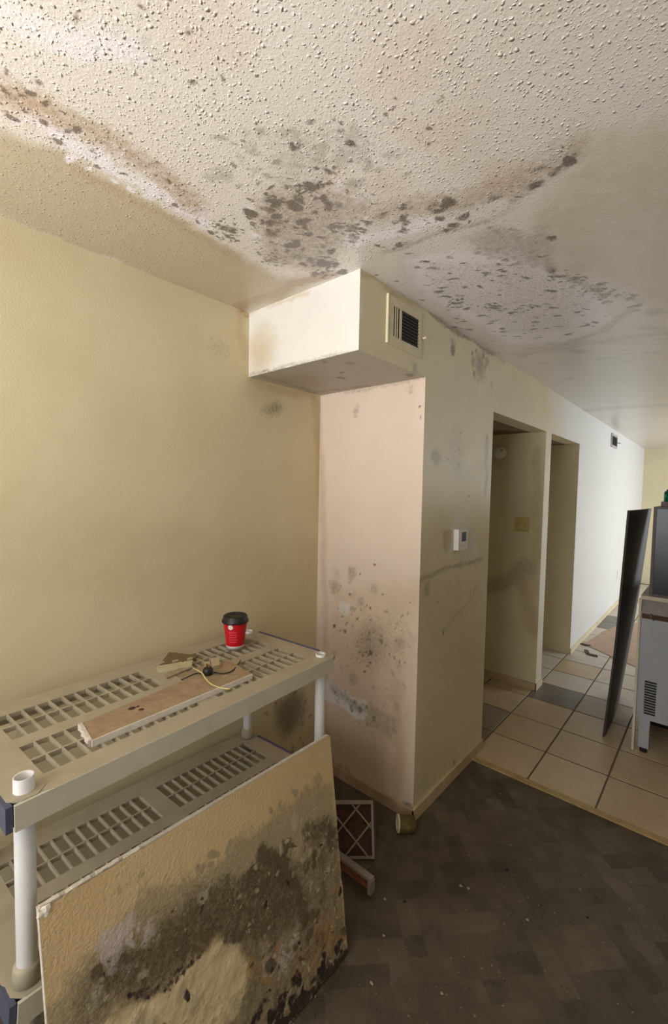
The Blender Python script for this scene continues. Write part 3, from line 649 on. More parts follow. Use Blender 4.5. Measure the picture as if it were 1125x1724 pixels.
# ================================================================== SHELVING UNIT
shelf_mat = plain('dusty_taupe_plastic', (184, 172, 148), 0.6, 0.07, 14)
shelf_lip = plain('khaki_lip_plastic', (212, 206, 184), 0.5, 0.04, 10)
navy = plain('dark_navy_plastic', (84, 87, 110), 0.5, 0.06, 20)
pvc = plain('white_pvc', (232, 230, 226), 0.4, 0.03, 16)
SL, SD, SR = 1.033, 0.442, math.radians(3.3)
unit = thing('shelving_unit', 'plastic shelving unit with white tube posts and slotted taupe shelves', 'shelving unit', (0.588, -1.566, 0.0), SR)
OV = 0.042
def deck(z, name):
    # deck with real slots: columns of cells in two bands of two rows
    xs = [-SD - OV, -SD + 0.030]
    def band(x0, x1): return [x0, (x0 + x1) / 2 - 0.003, (x0 + x1) / 2 + 0.003, x1]
    xb = band(-SD + 0.030, -SD / 2 - 0.026) + band(-SD / 2 + 0.026, -0.030)
    xs = [-SD - OV] + xb + [OV]
    holes_x = {1, 3, 5, 7}
    ys = [-OV, 0.045]; holes_y = set(); n = 12; cw = (SL / 2 - 0.045 - 0.03) / n
    for half in range(2):
        st = 0.045 if half == 0 else SL / 2 + 0.03
        for k in range(n):
            a, b = st + k * cw + 0.0024, st + (k + 1) * cw - 0.0024
            ys += [a, b]
    ys += [SL - 0.045, SL + OV]; ys = sorted(set(round(v, 5) for v in ys))
    bm = bmesh.new(); V = [[bm.verts.new((x, y, z)) for y in ys] for x in xs]
    V[-1][0].co.x -= 0.020; V[-1][0].co.y += 0.020; V[0][0].co.x += 0.020; V[0][0].co.y += 0.020
    for i in range(len(xs) - 1):
        for j in range(len(ys) - 1):
            yc = (ys[j] + ys[j + 1]) / 2; wid = ys[j + 1] - ys[j]
            if i in holes_x and abs(wid - (cw - 0.0048)) < 1e-4: continue
            bm.faces.new((V[i][j], V[i + 1][j], V[i + 1][j + 1], V[i][j + 1]))
    r = bmesh.ops.extrude_face_region(bm, geom=list(bm.faces))
    for v in r['geom']:
        if isinstance(v, bmesh.types.BMVert): v.co.z -= 0.014
    d = obj(name, bm, shelf_mat, unit)
    # lips
    bm = bmesh.new(); box(bm, OV - 0.006, OV + 0.002, -0.030, SL + OV - 0.012, z - 0.058, z - 0.0005); obj('front_lip', bm, shelf_lip, d, bevel=0.002)
    bm = bmesh.new(); box(bm, -SD - OV - 0.002, -SD - OV + 0.006, -OV, SL + OV, z - 0.058, z - 0.0005); obj('back_lip', bm, shelf_lip, d)
    bm = bmesh.new(); box(bm, -SD - OV + 0.03, OV - 0.004, -OV - 0.003, -OV + 0.010, z - 0.058, z - 0.001); obj('end_panel', bm, navy, d, bevel=0.002)
    bm = bmesh.new(); box(bm, -SD + 0.03, OV - 0.085, SL + OV - 0.006, SL + OV + 0.004, z - 0.058, z + 0.003); obj('end_panel', bm, navy, d, bevel=0.002)
    # octagonal corner sockets
    for (cx, cy) in ((0, 0), (0, SL), (-SD, 0), (-SD, SL)):
        rr = 0.036; c8 = [(cx + rr * math.cos(math.pi / 8 + k * math.pi / 4), cy + rr * math.sin(math.pi / 8 + k * math.pi / 4)) for k in range(8)]
        bm = bmesh.new(); prism(bm, c8, z - 0.060, z - 0.004); obj('corner_socket', bm, navy if cy == 0 else shelf_lip, d, bevel=0.0015)
        rr = 0.0405; c8 = [(cx + rr * math.cos(math.pi / 8 + k * math.pi / 4), cy + rr * math.sin(math.pi / 8 + k * math.pi / 4)) for k in range(8)]
        bm = bmesh.new(); prism(bm, c8, z - 0.0035, z + 0.0015); obj('socket_flange', bm, shelf_mat, d, bevel=0.001)
    return d
Z1, Z2 = 0.93, 0.485
deck(Z1, 'top_shelf'); low = deck(Z2, 'lower_shelf'); low.rotation_euler = (-0.055, 0, 0); low.location = (0, -0.055 * Z2, 0)
for (cx, cy) in ((0, 0), (0, SL), (-SD, 0), (-SD, SL)):
    top = Z1 + (0.034 if (cx, cy) == (0, 0) else 0.012)
    bm = bmesh.new()
    lathe(bm, [(0.0165, top - 0.03), (0.0165, top - 0.001), (0.0195, top), (0.0205, top - 0.001), (0.0205, 0.0), (0.0, 0.0)], 28, (cx, cy, 0))
    post = obj('post', bm, pvc, unit, True)
    bm = bmesh.new(); lathe(bm, [(0.0206, 0.001), (0.030, 0.004), (0.028, 0.035), (0.025, 0.042), (0.0206, 0.044)], 24, (cx, cy, Z2 - 0.055 * cy + 0.002)); obj('collar', bm, shelf_mat, post, True)
    bm = bmesh.new(); lathe(bm, [(0, 0), (0.030, 0), (0.030, 0.02), (0.0206, 0.024)], 24, (cx, cy, 0)); obj('foot', bm, shelf_mat, post, True)
    bm = bmesh.new(); lathe(bm, [(0, top - 0.03), (0.0165, top - 0.03)], 20, (cx, cy, 0)); obj('bore', bm, dark_in, post)

# ------------------------------------------------------------------ on the top shelf
zt = Z1 + 0.0005
cupc = onp(396, 1091, 2, zt)
cup = thing('coffee_cup', 'red paper coffee cup with black lid and white base', 'cup', tuple(cupc), 0); cup.scale = (1.24, 1.24, 1.22)
red = plain('red_paper', (206, 12, 34), 0.4, 0.03, 20); white_paper = plain('white_paper', (238, 232, 222), 0.5, 0.02, 20)
lidm = plain('black_lid_plastic', (34, 32, 30), 0.35, 0.05, 20)
def R(z): return 0.0285 + (0.0405 - 0.0285) * z / 0.098
obj('body', lathe(bmesh.new(), [(R(.015), .015), (R(.098), .098)], 48), red, cup, True)
obj('base_band', lathe(bmesh.new(), [(0, .004), (R(0) - .002, .004), (R(0), 0.0), (R(.015) + .0002, .0152)], 48), white_paper, cup, True)
lid = obj('lid', lathe(bmesh.new(), [(R(.094) + .0005, .093), (.0445, .094), (.0455, .098), (.0445, .102), (.0425, .104), (.0395, .116), (.037, .118), (.035, .116), (.034, .112), (0, .112)], 48), lidm, cup, True)
obj('sip_hole', boxm(-.007, .007, -.026, -.020, .1125, .1132), dark_in, lid)
def patch(z0, z1, a0, a1, n, rr, circ=False):
    bm = bmesh.new()
    if circ:
        zc, ac, rad = z0, a0, z1
        c = bm.verts.new((R(zc) * math.cos(ac) * 1.008, R(zc) * math.sin(ac) * 1.008, zc)); ring = []
        for k in range(28):
            z = zc + rad * math.sin(2 * math.pi * k / 28); a = ac + rad * math.cos(2 * math.pi * k / 28) / R(zc)
            ring.append(bm.verts.new(((R(z) + .0004) * math.cos(a), (R(z) + .0004) * math.sin(a), z)))
        for k in range(28): bm.faces.new((c, ring[k], ring[(k + 1) % 28]))
        return bm
    A_ = []; B_ = []
    for k in range(n + 1):
        a = a0 + (a1 - a0) * k / n
        A_.append(bm.verts.new(((R(z0) + .0004) * math.cos(a), (R(z0) + .0004) * math.sin(a), z0))); B_.append(bm.verts.new(((R(z1) + .0004) * math.cos(a), (R(z1) + .0004) * math.sin(a), z1)))
    for k in range(n): bm.faces.new((A_[k], A_[k + 1], B_[k + 1], B_[k]))
    return bm
adir = math.atan2(CAM[1] - cupc[1], CAM[0] - cupc[0])
obj('round_emblem', patch(.084, .0085, adir - 0.42, 0, 0, 0, True), white_paper, cup)
ltr = plain('pale_red_print', (232, 74, 88), 0.5, 0.03, 20)
for k in range(5): obj('printed_line', patch(.030 + k * .0085, .0335 + k * .0085, adir - 0.62, adir + 0.12 + 0.08 * (k % 2), 8, 0), ltr, cup)

def flat_piece(name, uvs, z, h, mat, label, cat, parent=None, group=None, bevel=0.001):
    P = [onp(u, v, 2, z + h)[:2] for u, v in uvs]; c = np.mean(P, 0)
    bm = prism(bmesh.new(), [tuple(p - c) for p in P], 0, h); o = obj(name, bm, mat, parent, bevel=bevel); o.location = (c[0], c[1], z)
    return tag(o, label, cat, group) if label else o
part_board = plain('brown_particle_board', (178, 152, 120), 0.75, 0.12, 26, 0.001)
# wooden strip with a white-painted edge
Pst = [onp(u, v, 2, zt + 0.018)[:2] for u, v in ((137, 1217), (154, 1246), (424, 1134), (388, 1112))]
cst = np.mean(Pst, 0)
st = thing('wood_strip', 'long brown wood strip with white painted front edge on the shelf', 'plank', (cst[0], cst[1], zt))
poly = [tuple(p - cst) for p in Pst]
obj('board', prism(bmesh.new(), poly, 0, 0.017), part_board, st, bevel=0.001)
a, b = np.array(poly[1]), np.array(poly[2]); dirv = (b - a) / np.linalg.norm(b - a); nrm = np.array([dirv[1], -dirv[0]])
bm = bmesh.new(); prism(bm, [tuple(a + nrm * .0005), tuple(a + nrm * .0045), tuple(b + nrm * .0045), tuple(b + nrm * .0005)], 0, 0.018); obj('painted_edge', bm, plain('chipped_white_paint', (236, 228, 214), .5, .06, 40, .0006), st)
c0, c1 = np.array(poly[0]), np.array(poly[1])
rag = [tuple(c0 + (c1 - c0) * t + np.array([0.0, -0.001 - 0.007 * (0.3 + random.random())])) for t in np.linspace(0, 1, 9)]
bm = bmesh.new(); prism(bm, rag + [tuple(c1 + np.array([0, .002])), tuple(c0 + np.array([0, .002]))], 0.0005, 0.0185); obj('chipped_end', bm, plain('raw_gypsum_white', (232, 220, 204), .8, .1, 60), st)
nt_ = plain('dark_gouge', (84, 58, 36), .9)
for (u, v, l) in ((222, 1192, .016), (238, 1194, .012), (232, 1189, .008)):
    p = onp(u, v, 2, zt + 0.018)[:2] - cst; bm = bmesh.new(); lathe(bm, [(0, .0003), (l * .7, .0003), (l * .5, .0012), (0, .0014)], 9, (p[0], p[1], 0.0168)); obj('gouge', bm, nt_, st)

gyp = plain('dirty_cream_plastic', (206, 194, 158), 0.6, 0.08, 30)
br_ = flat_piece('mounting_bracket', [(264, 1121), (325, 1111), (323, 1119), (266, 1128)], zt, 0.012, gyp, 'cream ribbed mounting bracket lying behind the wood strip', 'bracket')
c_ = np.array(br_.location[:2])
for u, v in ((280, 1118), (308, 1114)):
    p = onp(u, v, 2, zt + 0.012)[:2] - c_; obj('screw_hole', lathe(bmesh.new(), [(0, 0.0122), (0.004, 0.0122)], 10, (p[0], p[1], 0)), dark_in, br_)
for u, v in ((272, 1117), (295, 1114), (320, 1110)):
    p = onp(u, v, 2, zt + 0.012)[:2] - c_; obj('rib', boxm(p[0] - .003, p[0] + .003, p[1] - .010, p[1] + .010, 0.0121, 0.018), gyp, br_)
flat_piece('paint_stick', [(277, 1135), (281, 1141), (326, 1122), (322, 1117)], zt, 0.006, plain('dusty_taupe_wood', (168, 152, 124), .7), 'thin dusty stick lying beside the cream bracket', 'stick')
flat_piece('flat_tray', [(285, 1098), (335, 1103), (322, 1112), (268, 1119)], zt, 0.004, plain('olive_brown_card', (128, 108, 74), .7, .1), 'olive brown scrap of card under the cream bracket', 'card')
flat_piece('taupe_card', [(300, 1136), (345, 1120), (352, 1128), (310, 1148)], zt, 0.003, plain('taupe_card', (166, 146, 118), .7, .08), 'flat taupe card scrap next to the wood strip', 'card')
blk = plain('sandy_block', (200, 182, 146), 0.7, 0.08, 30)
flat_piece('adapter_block', [(355, 1108), (369, 1106), (370, 1119), (357, 1122)], zt, 0.030, blk, 'sand coloured block standing behind the black plug', 'block')
flat_piece('adapter_cube', [(345, 1114), (353, 1113), (353, 1121), (346, 1122)], zt, 0.026, blk, 'small sandy cube left of the taller block', 'block')
pl = onp(350, 1135, 2, zt + 0.018)
plug = thing('power_plug', 'small black plug with loose wires resting on the wood strip', 'plug', (pl[0], pl[1], zt + 0.0185))
rub = plain('black_rubber', (32, 28, 26), 0.5, 0.05, 20)
obj('plug_body', lathe(bmesh.new(), [(0, 0), (.016, 0), (.018, .006), (.017, .018), (.011, .024), (0, .025)], 20), rub, plug, True)
for s in (-1, 1): obj('prong', boxm(s * .006 - .001, s * .006 + .001, -.003, .003, .024, .036), plain('brass_prong', (186, 160, 96), .3, metallic=.8), plug)
def wire(uvs, zs, mat, name):
    pts = [tuple(onp(u, v, 2, z) - np.array([pl[0], pl[1], zt + 0.0185])) for (u, v), z in zip(uvs, zs)]
    obj(name, tube(bmesh.new(), spline(pts, 5), 0.0022, 7), mat, plug, True)
zz = zt + 0.0215
wire([(325, 1124), (332, 1128), (341, 1134), (346, 1142), (356, 1152), (372, 1158), (388, 1160)], [zz, zz + .008, zz + .01, zz + .004, zz, zz, zz], plain('yellow_wire', (226, 208, 140), .4), 'yellow_wire')
wire([(360, 1132), (375, 1134), (390, 1130), (400, 1120), (405, 1112)], [zz, zz, zz, zz - .010, zz - .017], rub, 'black_wire')
wire([(342, 1134), (330, 1134), (318, 1139), (305, 1145)], [zz, zz, zz, zz - .01], rub, 'black_wire')

# ================================================================== MOULDY BOARD leaning on the shelving unit
BR_, TR_, TL_ = np.array([0.818, -0.695, 0.004]), np.array([0.655, -0.625, 0.688]), np.array([0.650, -1.560, 0.690])
ea = TL_ - TR_; LB = np.linalg.norm(ea); ea = ea / LB
nb = np.cross(TR_ - BR_, ea); nb = nb / np.linalg.norm(nb)
if nb[0] < 0: nb = -nb
eb = np.cross(ea, nb); eb = eb if eb[2] > 0 else -eb
HB = float(np.dot(TR_ - BR_, eb)); sk = float(np.dot(BR_ - TR_, ea))       # the panel is not quite square
def bpick(u, v):
    p = onplane(u, v, TR_, nb) - TR_; return (float(p @ ea), float(p @ eb) + HB)
def board_paint(A, B):
    A = A + (HB - B) / HB * sk * np.clip(1 - A / LB, 0, 1)          # true place on the panel, which is a little out of square
    P = Paint(A, B, bpick, 0.03, 14)
    f = fbm(A * 14 + 3, B * 14); f2 = fbm(A * 30 + 9, B * 30 + 4)
    P.poly('grey', [(60, 1700), (120, 1640), (190, 1560), (255, 1480), (330, 1465), (420, 1395), (520, 1325), (556, 1310), (600, 1700), (400, 1900), (40, 1900)], 0.9, 0.05)
    P.poly('olive', [(100, 1700), (140, 1640), (230, 1550), (300, 1500), (400, 1470), (450, 1430), (500, 1440), (520, 1380), (562, 1370), (590, 1600), (480, 1740), (300, 1900), (80, 1900)], 0.62, 0.05)
    P.poly('dark', [(250, 1560), (330, 1500), (420, 1450), (470, 1440), (520, 1500), (505, 1560), (430, 1590), (350, 1600), (280, 1650), (200, 1690), (130, 1700), (170, 1630)], 0.62, 0.05)
    P.line('dark', [(440, 1440), (490, 1490), (510, 1545)], 0.05, 0.85)
    P.line('dark', [(510, 1400), (545, 1390), (560, 1420)], 0.06, 0.6)
    P.blob('dark', (420, 1480), 0.07, 0.9); P.blob('dark', (300, 1600), 0.08, 0.72)
    P.poly('tanbare', [(170, 1724), (230, 1690), (280, 1650), (330, 1605), (370, 1590), (420, 1630), (400, 1690), (350, 1740), (300, 1800), (100, 1850)], 1.0, 0.03)
    P.blob('mauve', (190, 1590), 0.055, 0.8, 0.7, 1.4); P.blob('mauve', (215, 1560), 0.04, 0.65); P.blob('mauve', (470, 1610), 0.09, 0.5, .9)
    P.blob('pale', (335, 1518), 0.04, 0.7); P.blob('pale', (490, 1375), 0.03, 0.75, .8, 2.2, .2); P.blob('pale', (470, 1430), 0.02, .7, .8, 2.0)
    P.blob('pale', (400, 1500), 0.2, 0.30, .9); P.blob('pale', (160, 1680), .05, .5); P.blob('pale', (240, 1720), .06, .6)
    P.blob('rust', (545, 1570), 0.10, 0.7, 0.9, 1.2); P.blob('rust', (515, 1620), 0.08, 0.5); P.blob('rust', (300, 1580), .05, .4)
    P.line('black', [(582, 1608), (545, 1645), (500, 1690), (460, 1730)], 0.035, 0.8)
    P.line('black', [(440, 1690), (420, 1740)], 0.03, 0.6); P.blob('black', (305, 1675), 0.02, 0.8); P.blob('black', (270, 1715), .025, .7); P.line('black', [(330, 1610), (270, 1650), (220, 1680)], .02, .55)
    P.blob('grey', (240, 1470), .02, .6); P.blob('grey', (215, 1475), .02, .55); P.blob('grey', (195, 1492), .02, .6)
    low = [(70, 1720), (150, 1620), (260, 1490), (420, 1400), (540, 1330), (560, 1380), (585, 1600), (480, 1724), (300, 1850), (60, 1850)]
    mid = [(130, 1690), (200, 1590), (330, 1490), (450, 1430), (560, 1380), (580, 1590), (480, 1715), (420, 1640), (340, 1590), (220, 1690)]
    P.scatter('dark', mid, 160, 0.006, 0.04, 0.35, 0.85, seed=41)
    P.scatter('pale', mid, 150, 0.003, 0.013, 0.5, 1.0, seed=42, soft=0.7); P.scatter('pale', low, 60, 0.004, 0.022, 0.35, 0.7, seed=43)
    P.scatter('grey', [(180, 1560), (330, 1440), (540, 1300), (555, 1330), (420, 1410), (240, 1540)], 70, 0.006, 0.028, 0.4, 0.8, seed=44)
    P.scatter('rust', [(400, 1560), (570, 1480), (585, 1600), (490, 1700), (420, 1640)], 60, 0.008, 0.035, 0.35, 0.75, seed=45)
    P.scatter('mauve', [(150, 1620), (200, 1540), (260, 1540), (230, 1640)], 50, 0.006, 0.026, 0.5, 0.85, seed=46); P.scatter('mauve', [(430, 1520), (520, 1500), (520, 1620), (440, 1650)], 50, 0.006, 0.03, 0.3, 0.6, seed=47)
    P.scatter('black', mid, 30, 0.004, 0.016, 0.4, 0.8, seed=48); P.scatter('black', [(580, 1600), (500, 1690), (440, 1740), (420, 1720), (480, 1660), (560, 1590)], 40, 0.006, 0.03, 0.5, 0.95, seed=49)
    P.scatter('pale', [(190, 1724), (280, 1640), (420, 1640), (380, 1724)], 40, .006, .03, .4, .7, seed=50); P.scatter('olive', [(190, 1724), (280, 1640), (420, 1640), (380, 1780)], 30, .006, .03, .3, .6, seed=51)
    for k in ('tanbare',): 
        for q in ('olive', 'dark', 'grey', 'mauve'): P.cut(q, 0.85 * P.m[k])
    return P.m
board_mat = stain_mat('mouldy_gypsum_paper', (212, 184, 138), [
    ('grey', (146, 132, 104), (170, 154, 120), 55, 0.8, 0.85),
    ('olive', (114, 98, 70), (150, 132, 100), 70, 0.8, 0.9),
    ('tanbare', (216, 196, 156), (202, 178, 136), 22, 0.5, 0.95),
    ('mauve', (186, 168, 156), (212, 196, 184), 75, 0.7, 0.9),
    ('rust', (150, 108, 60), (176, 134, 84), 40, 0.6, 0.7),
    ('dark', (78, 65, 43), (118, 100, 70), 75, 0.7, 0.88),
    ('pale', (206, 190, 156), (188, 170, 136), 110, 0.6, 0.8),
    ('black', (38, 28, 22), (64, 50, 40), 50, 0.35, 0.95)], base2=(200, 170, 124), rough=0.75, fine=0.0012, fine_scale=120, relief=('dark', 'pale', 'olive', 'black'), spec=0.25)
def b3(A, B, h):
    hh = 0 if h is None else h
    Q = TR_[None] + A[:, None] * ea + (B - HB)[:, None] * eb + (np.broadcast_to(hh, A.shape))[:, None] * nb
    return Q + ((HB - B) / HB * sk * np.clip(1 - A / LB, 0, 1))[:, None] * ea
def bheight(A, B):
    return 0.0075 * (fbm(A * 26, B * 26) - 0.5) * sstep(0.52, 0.35, B) + 0.003 * (fbm(A * 70, B * 70) - 0.5) * sstep(0.55, 0.35, B) + 0.0115
bd = thing('mouldy_board', 'tan drywall board covered in dark mould leaning on the shelves', 'board', tuple((BR_ + (BR_ + ea * LB)) / 2 * np.array([1, 1, 0])))
off = Matrix.Translation(-Vector(bd.location))
face = sheet('paper_face', lines((0, LB, 0.0045)), lines((0, HB, 0.0045)), b3, board_mat, board_paint, parent=bd, height=bheight)
face.location = -Vector(bd.location)
bm = bmesh.new()
cs = [b3(np.array([a]), np.array([b]), np.array([h]))[0] for h in (-0.012, 0.0045) for a, b in ((0, 0), (LB, 0), (LB, HB), (0, HB))]
vs = [bm.verts.new(c) for c in cs]
for f in ((0, 1, 2, 3), (4, 5, 6, 7), (0, 1, 5, 4), (1, 2, 6, 5), (2, 3, 7, 6), (3, 0, 4, 7)): bm.faces.new([vs[i] for i in f])
core = obj('gypsum_core', bm, plain('gypsum_white', (226, 216, 196), 0.8, 0.1, 40), bd); core.location = -Vector(bd.location)
# torn paper along the top edge near the post
bm = bmesh.new(); pts = [b3(np.array([LB - t]), np.array([HB + 0.004 * random.random()]), np.array([0.004]))[0] for t in np.linspace(0.002, 0.22, 18)]
for k, (p, q) in enumerate(zip(pts, pts[1:])):
    if k % 5 == 3: continue
    bar(bm, p, q, 0.007 + 0.006 * random.random(), 0.003 + 0.003 * random.random())
o = obj('torn_edge', bm, plain('torn_white_paper', (234, 222, 200), .8, .08, 50), bd); o.location = -Vector(bd.location)
bm = bmesh.new(); p = b3(np.array([LB - 0.012]), np.array([HB - 0.012]), np.array([0.008]))[0]
bmesh.ops.create_icosphere(bm, subdivisions=2, radius=0.016)
for v in bm.verts: v.co = Vector(v.co) * (0.6 + 0.6 * random.random()); v.co.x *= 0.5; v.co += Vector(p)
o = obj('broken_corner', bm, plain('gypsum_chip', (240, 230, 212), .8), bd); o.location = -Vector(bd.location)

# ================================================================== RUBBISH BY THE COLUMN
rusty = stain_mat('rusty_white_enamel', (152, 142, 126), [], base2=(104, 82, 60), rough=0.6)
rust_dark = plain('dark_rust', (78, 48, 26), 0.85, 0.22, 40, 0.002)
# lattice panel leaning back
q0 = np.array([0.665, -0.315, 0.004]); ga = -np.array([0.735, 0.679, 0.0]); gu = np.array([-0.095, 0.112, 0.150]); gu /= np.linalg.norm(gu); gn = np.cross(ga, gu); gn = gn if gn @ (CAM - q0) > 0 else -gn
GW, GH = 0.26, 0.215
lp = thing('lattice_rack', 'rusty rack with white crossed lattice bars behind the mouldy board', 'rack', tuple(q0))
g3 = lambda a, b, h=0.0: tuple(ga * a + gu * b + gn * h)
def slab(pts, h0, h1):
    bm = bmesh.new(); lo = [bm.verts.new(g3(a, b, h0)) for a, b in pts]; hi = [bm.verts.new(g3(a, b, h1)) for a, b in pts]; n = len(pts)
    bm.faces.new(lo); bm.faces.new(hi[::-1])
    for i in range(n): bm.faces.new((lo[i], lo[(i + 1) % n], hi[(i + 1) % n], hi[i]))
    return bm
obj('rust_plate', slab([(0.004, 0.004), (GW - .004, 0.004), (GW - .004, GH - .004), (0.004, GH - .004)], 0.000, 0.004), rust_dark, lp)
for pts in ([(0, 0), (.010, 0), (.010, GH), (0, GH)], [(GW - .010, 0), (GW, 0), (GW, GH), (GW - .010, GH)], [(.01, 0), (GW - .01, 0), (GW - .01, .010), (.01, .010)], [(.01, GH - .016), (GW - .01, GH - .016), (GW - .01, GH), (.01, GH)]):
    obj('frame_bar', slab(pts, 0, 0.016), rusty, lp, bevel=0.0015)
obj('side_rail', slab([(-.008, .01), (-.001, .01), (-.001, GH), (-.008, GH)], -0.004, 0.010), plain('charcoal_rail', (52, 48, 52), .6), lp)
cell = 0.118; upv = tuple(gn)
for k in range(-3, 6):
    for s in (1, -1):
        pts = []
        for tt in np.linspace(0, 1, 60):
            b_ = tt * GH; a_ = k * cell + s * b_ * 0.98 + 0.02
            if 0.008 < a_ < GW - 0.008: pts.append((a_, b_))
        if len(pts) > 6:
            bm = bmesh.new(); bar(bm, g3(*pts[0], 0.008), g3(*pts[-1], 0.008), 0.007, 0.005, upv); obj('lattice_bar', bm, rusty, lp)
# bent metal bracket in front of it
mb = thing('metal_bracket', 'rusted white metal bracket on the floor beside the mouldy board', 'bracket', (0.60, -0.44, 0))
obj('top_rail', boxm(-0.06, 0.150, -0.020, 0.006, 0.048, 0.060), rusty, mb, bevel=0.002)
obj('rust_web', boxm(-0.06, 0.140, -0.012, -0.008, 0.004, 0.048), plain('orange_rust', (140, 82, 38), .8, .2, 30), mb)
obj('end_leg', boxm(0.140, 0.154, -0.026, 0.006, 0.0, 0.052), rusty, mb, bevel=0.002)
# short pipe stub at the column foot
p = onp(683, 1392, 2, 0.025)
SCL = 1.35
pp = thing('pipe_stub', 'short mouldy pipe stub with white rim at the column foot', 'pipe', (p[0], p[1], 0.0385)); pp.scale = (SCL, SCL, SCL)
mossy = plain('mossy_olive', (112, 94, 46), .85, .22, 60, .002)
dv = Vector((ray(668, 1400) * np.array([1, 1, 0]))).normalized(); ax = Vector((-0.73, -0.67, 0.08)).normalized()
rotm = ax.to_track_quat('Z', 'Y').to_matrix().to_4x4()
bm = lathe(bmesh.new(), [(.019, -.030), (.027, -.030), (.028, .024), (.020, .024), (.019, -.030)], 24); bm.transform(rotm); obj('pipe_wall', bm, mossy, pp, True)
bm = lathe(bmesh.new(), [(.019, .024), (.0285, .024), (.0285, .030), (.019, .030), (.019, .024)], 24); bm.transform(rotm); obj('rim', bm, plain('ivory_rim', (214, 204, 170), .6, .08, 40), pp, True)
bm = lathe(bmesh.new(), [(0, .012), (.0195, .012)], 24); bm.transform(rotm); obj('plug_fill', bm, plain('grey_fill', (140, 134, 118), .8), pp)

# small crumbs of plaster on the vinyl
crumb = plain('plaster_crumb', (168, 156, 130), .8, .1, 60); crumb_d = plain('dark_crumb', (40, 32, 24), .9, .1, 60)
for (u, v, r, dk, lab) in ((683, 1408, 0, 0, ''), (776, 1492, .007, 0, 'larger of two pale crumbs lying together on the vinyl'), (789, 1496, .006, 0, 'smaller of two pale crumbs lying together on the vinyl'),
                           (648, 1514, .006, 0, 'pale crumb on the vinyl beside the rusted bracket'), (646, 1576, .006, 0, 'pale crumb on the vinyl beside the board corner'), (626, 1656, .007, 0, 'cream crumb on the vinyl below the board corner'),
                           (744, 1673, .006, 0, 'cream crumb on open vinyl farthest from the column'), (888, 1549, .006, 0, 'beige crumb in the middle of the dark vinyl'),
                           (854, 1465, .009, 1, 'dark crumb on the vinyl between column and tile strip'), (989, 1545, .006, 1, 'black crumb on the darkest vinyl'), (681, 1519, .008, 1, 'black sliver on the vinyl beside the rusted bracket')):
    if not r: continue
    q = onp(u, v, 2, 0.0); bm = bmesh.new(); bmesh.ops.create_icosphere(bm, subdivisions=1, radius=r)
    for w in bm.verts: w.co = Vector((w.co.x * random.uniform(.7, 1.3), w.co.y * random.uniform(.5, 1.0), max(w.co.z * .5, -r * .3)))
    o = obj('floor_crumb', bm, crumb_d if dk else crumb); o.location = (q[0], q[1], r * .3); tag(o, lab, 'crumb', 'crumbs on the vinyl floor')

# ================================================================== KITCHEN THINGS IN THE HALL
enam = plain('grey_white_enamel', (172, 175, 182), 0.35, 0.05, 6); enam_d = plain('dirty_enamel', (156, 150, 144), .5, .15, 12)
AX, AY = 1.392, 1.46
ap = thing('appliance', 'old white metal appliance with side louvres standing on the tiles', 'appliance', (AX, AY, 0.0045))
obj('body_panel', boxm(0, 0.60, 0.0, 0.60, 0.215, 0.845), enam, ap, bevel=0.004)
obj('upper_panel', boxm(0.0, 0.60, 0.004, 0.60, 0.875, 0.965), enam_d, ap, bevel=0.003)
obj('rust_band', boxm(0.002, 0.60, 0.002, 0.60, 0.845, 0.875), plain('brown_rust_band', (92, 62, 44), .7, .2, 20), ap)
obj('top_slab', boxm(-0.006, 0.61, -0.012, 0.61, 0.965, 0.988), plain('beige_worktop', (206, 196, 172), .5, .05, 20), ap, bevel=0.003)
obj('corner_strip', boxm(-0.014, -0.001, -0.012, 0.02, 0.006, 0.965), plain('ivory_strip', (216, 206, 184), .5, .06, 20), ap, bevel=0.002)
obj('leg', boxm(0.018, 0.072, 0.004, 0.05, 0.030, 0.215), enam, ap, bevel=0.003)
obj('leg', boxm(0.53, 0.585, 0.004, 0.05, 0.030, 0.215), enam, ap, bevel=0.003)
for xx in (0.045, 0.557): obj('foot', lathe(bmesh.new(), [(0, 0), (.020, 0), (.020, .024), (.012, .030), (0, .030)], 16, (xx, 0.027, 0)), rub, ap)
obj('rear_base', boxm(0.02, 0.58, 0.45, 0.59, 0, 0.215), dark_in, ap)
obj('hook', tube(bmesh.new(), spline([(0.050, -0.004, 0.885), (0.050, -0.010, 0.860), (0.062, -0.014, 0.845), (0.074, -0.010, 0.852)]), 0.003, 6), plain('steel_hook', (120, 112, 104), .4, metallic=.6), ap)
lv = plain('louvre_dark', (96, 94, 92), .6)
for k in range(13):
    z = 0.252 + k * 0.0165
    o = obj('louvre', boxm(0.036 + 0.0015 * (12 - k) * 0.2, 0.096, -0.0025, 0.001, z, z + 0.0085), dark_in, ap)
    o2 = obj('louvre_hood', boxm(0.036, 0.096, -0.005, 0.001, z + 0.0085, z + 0.011), lv, o)

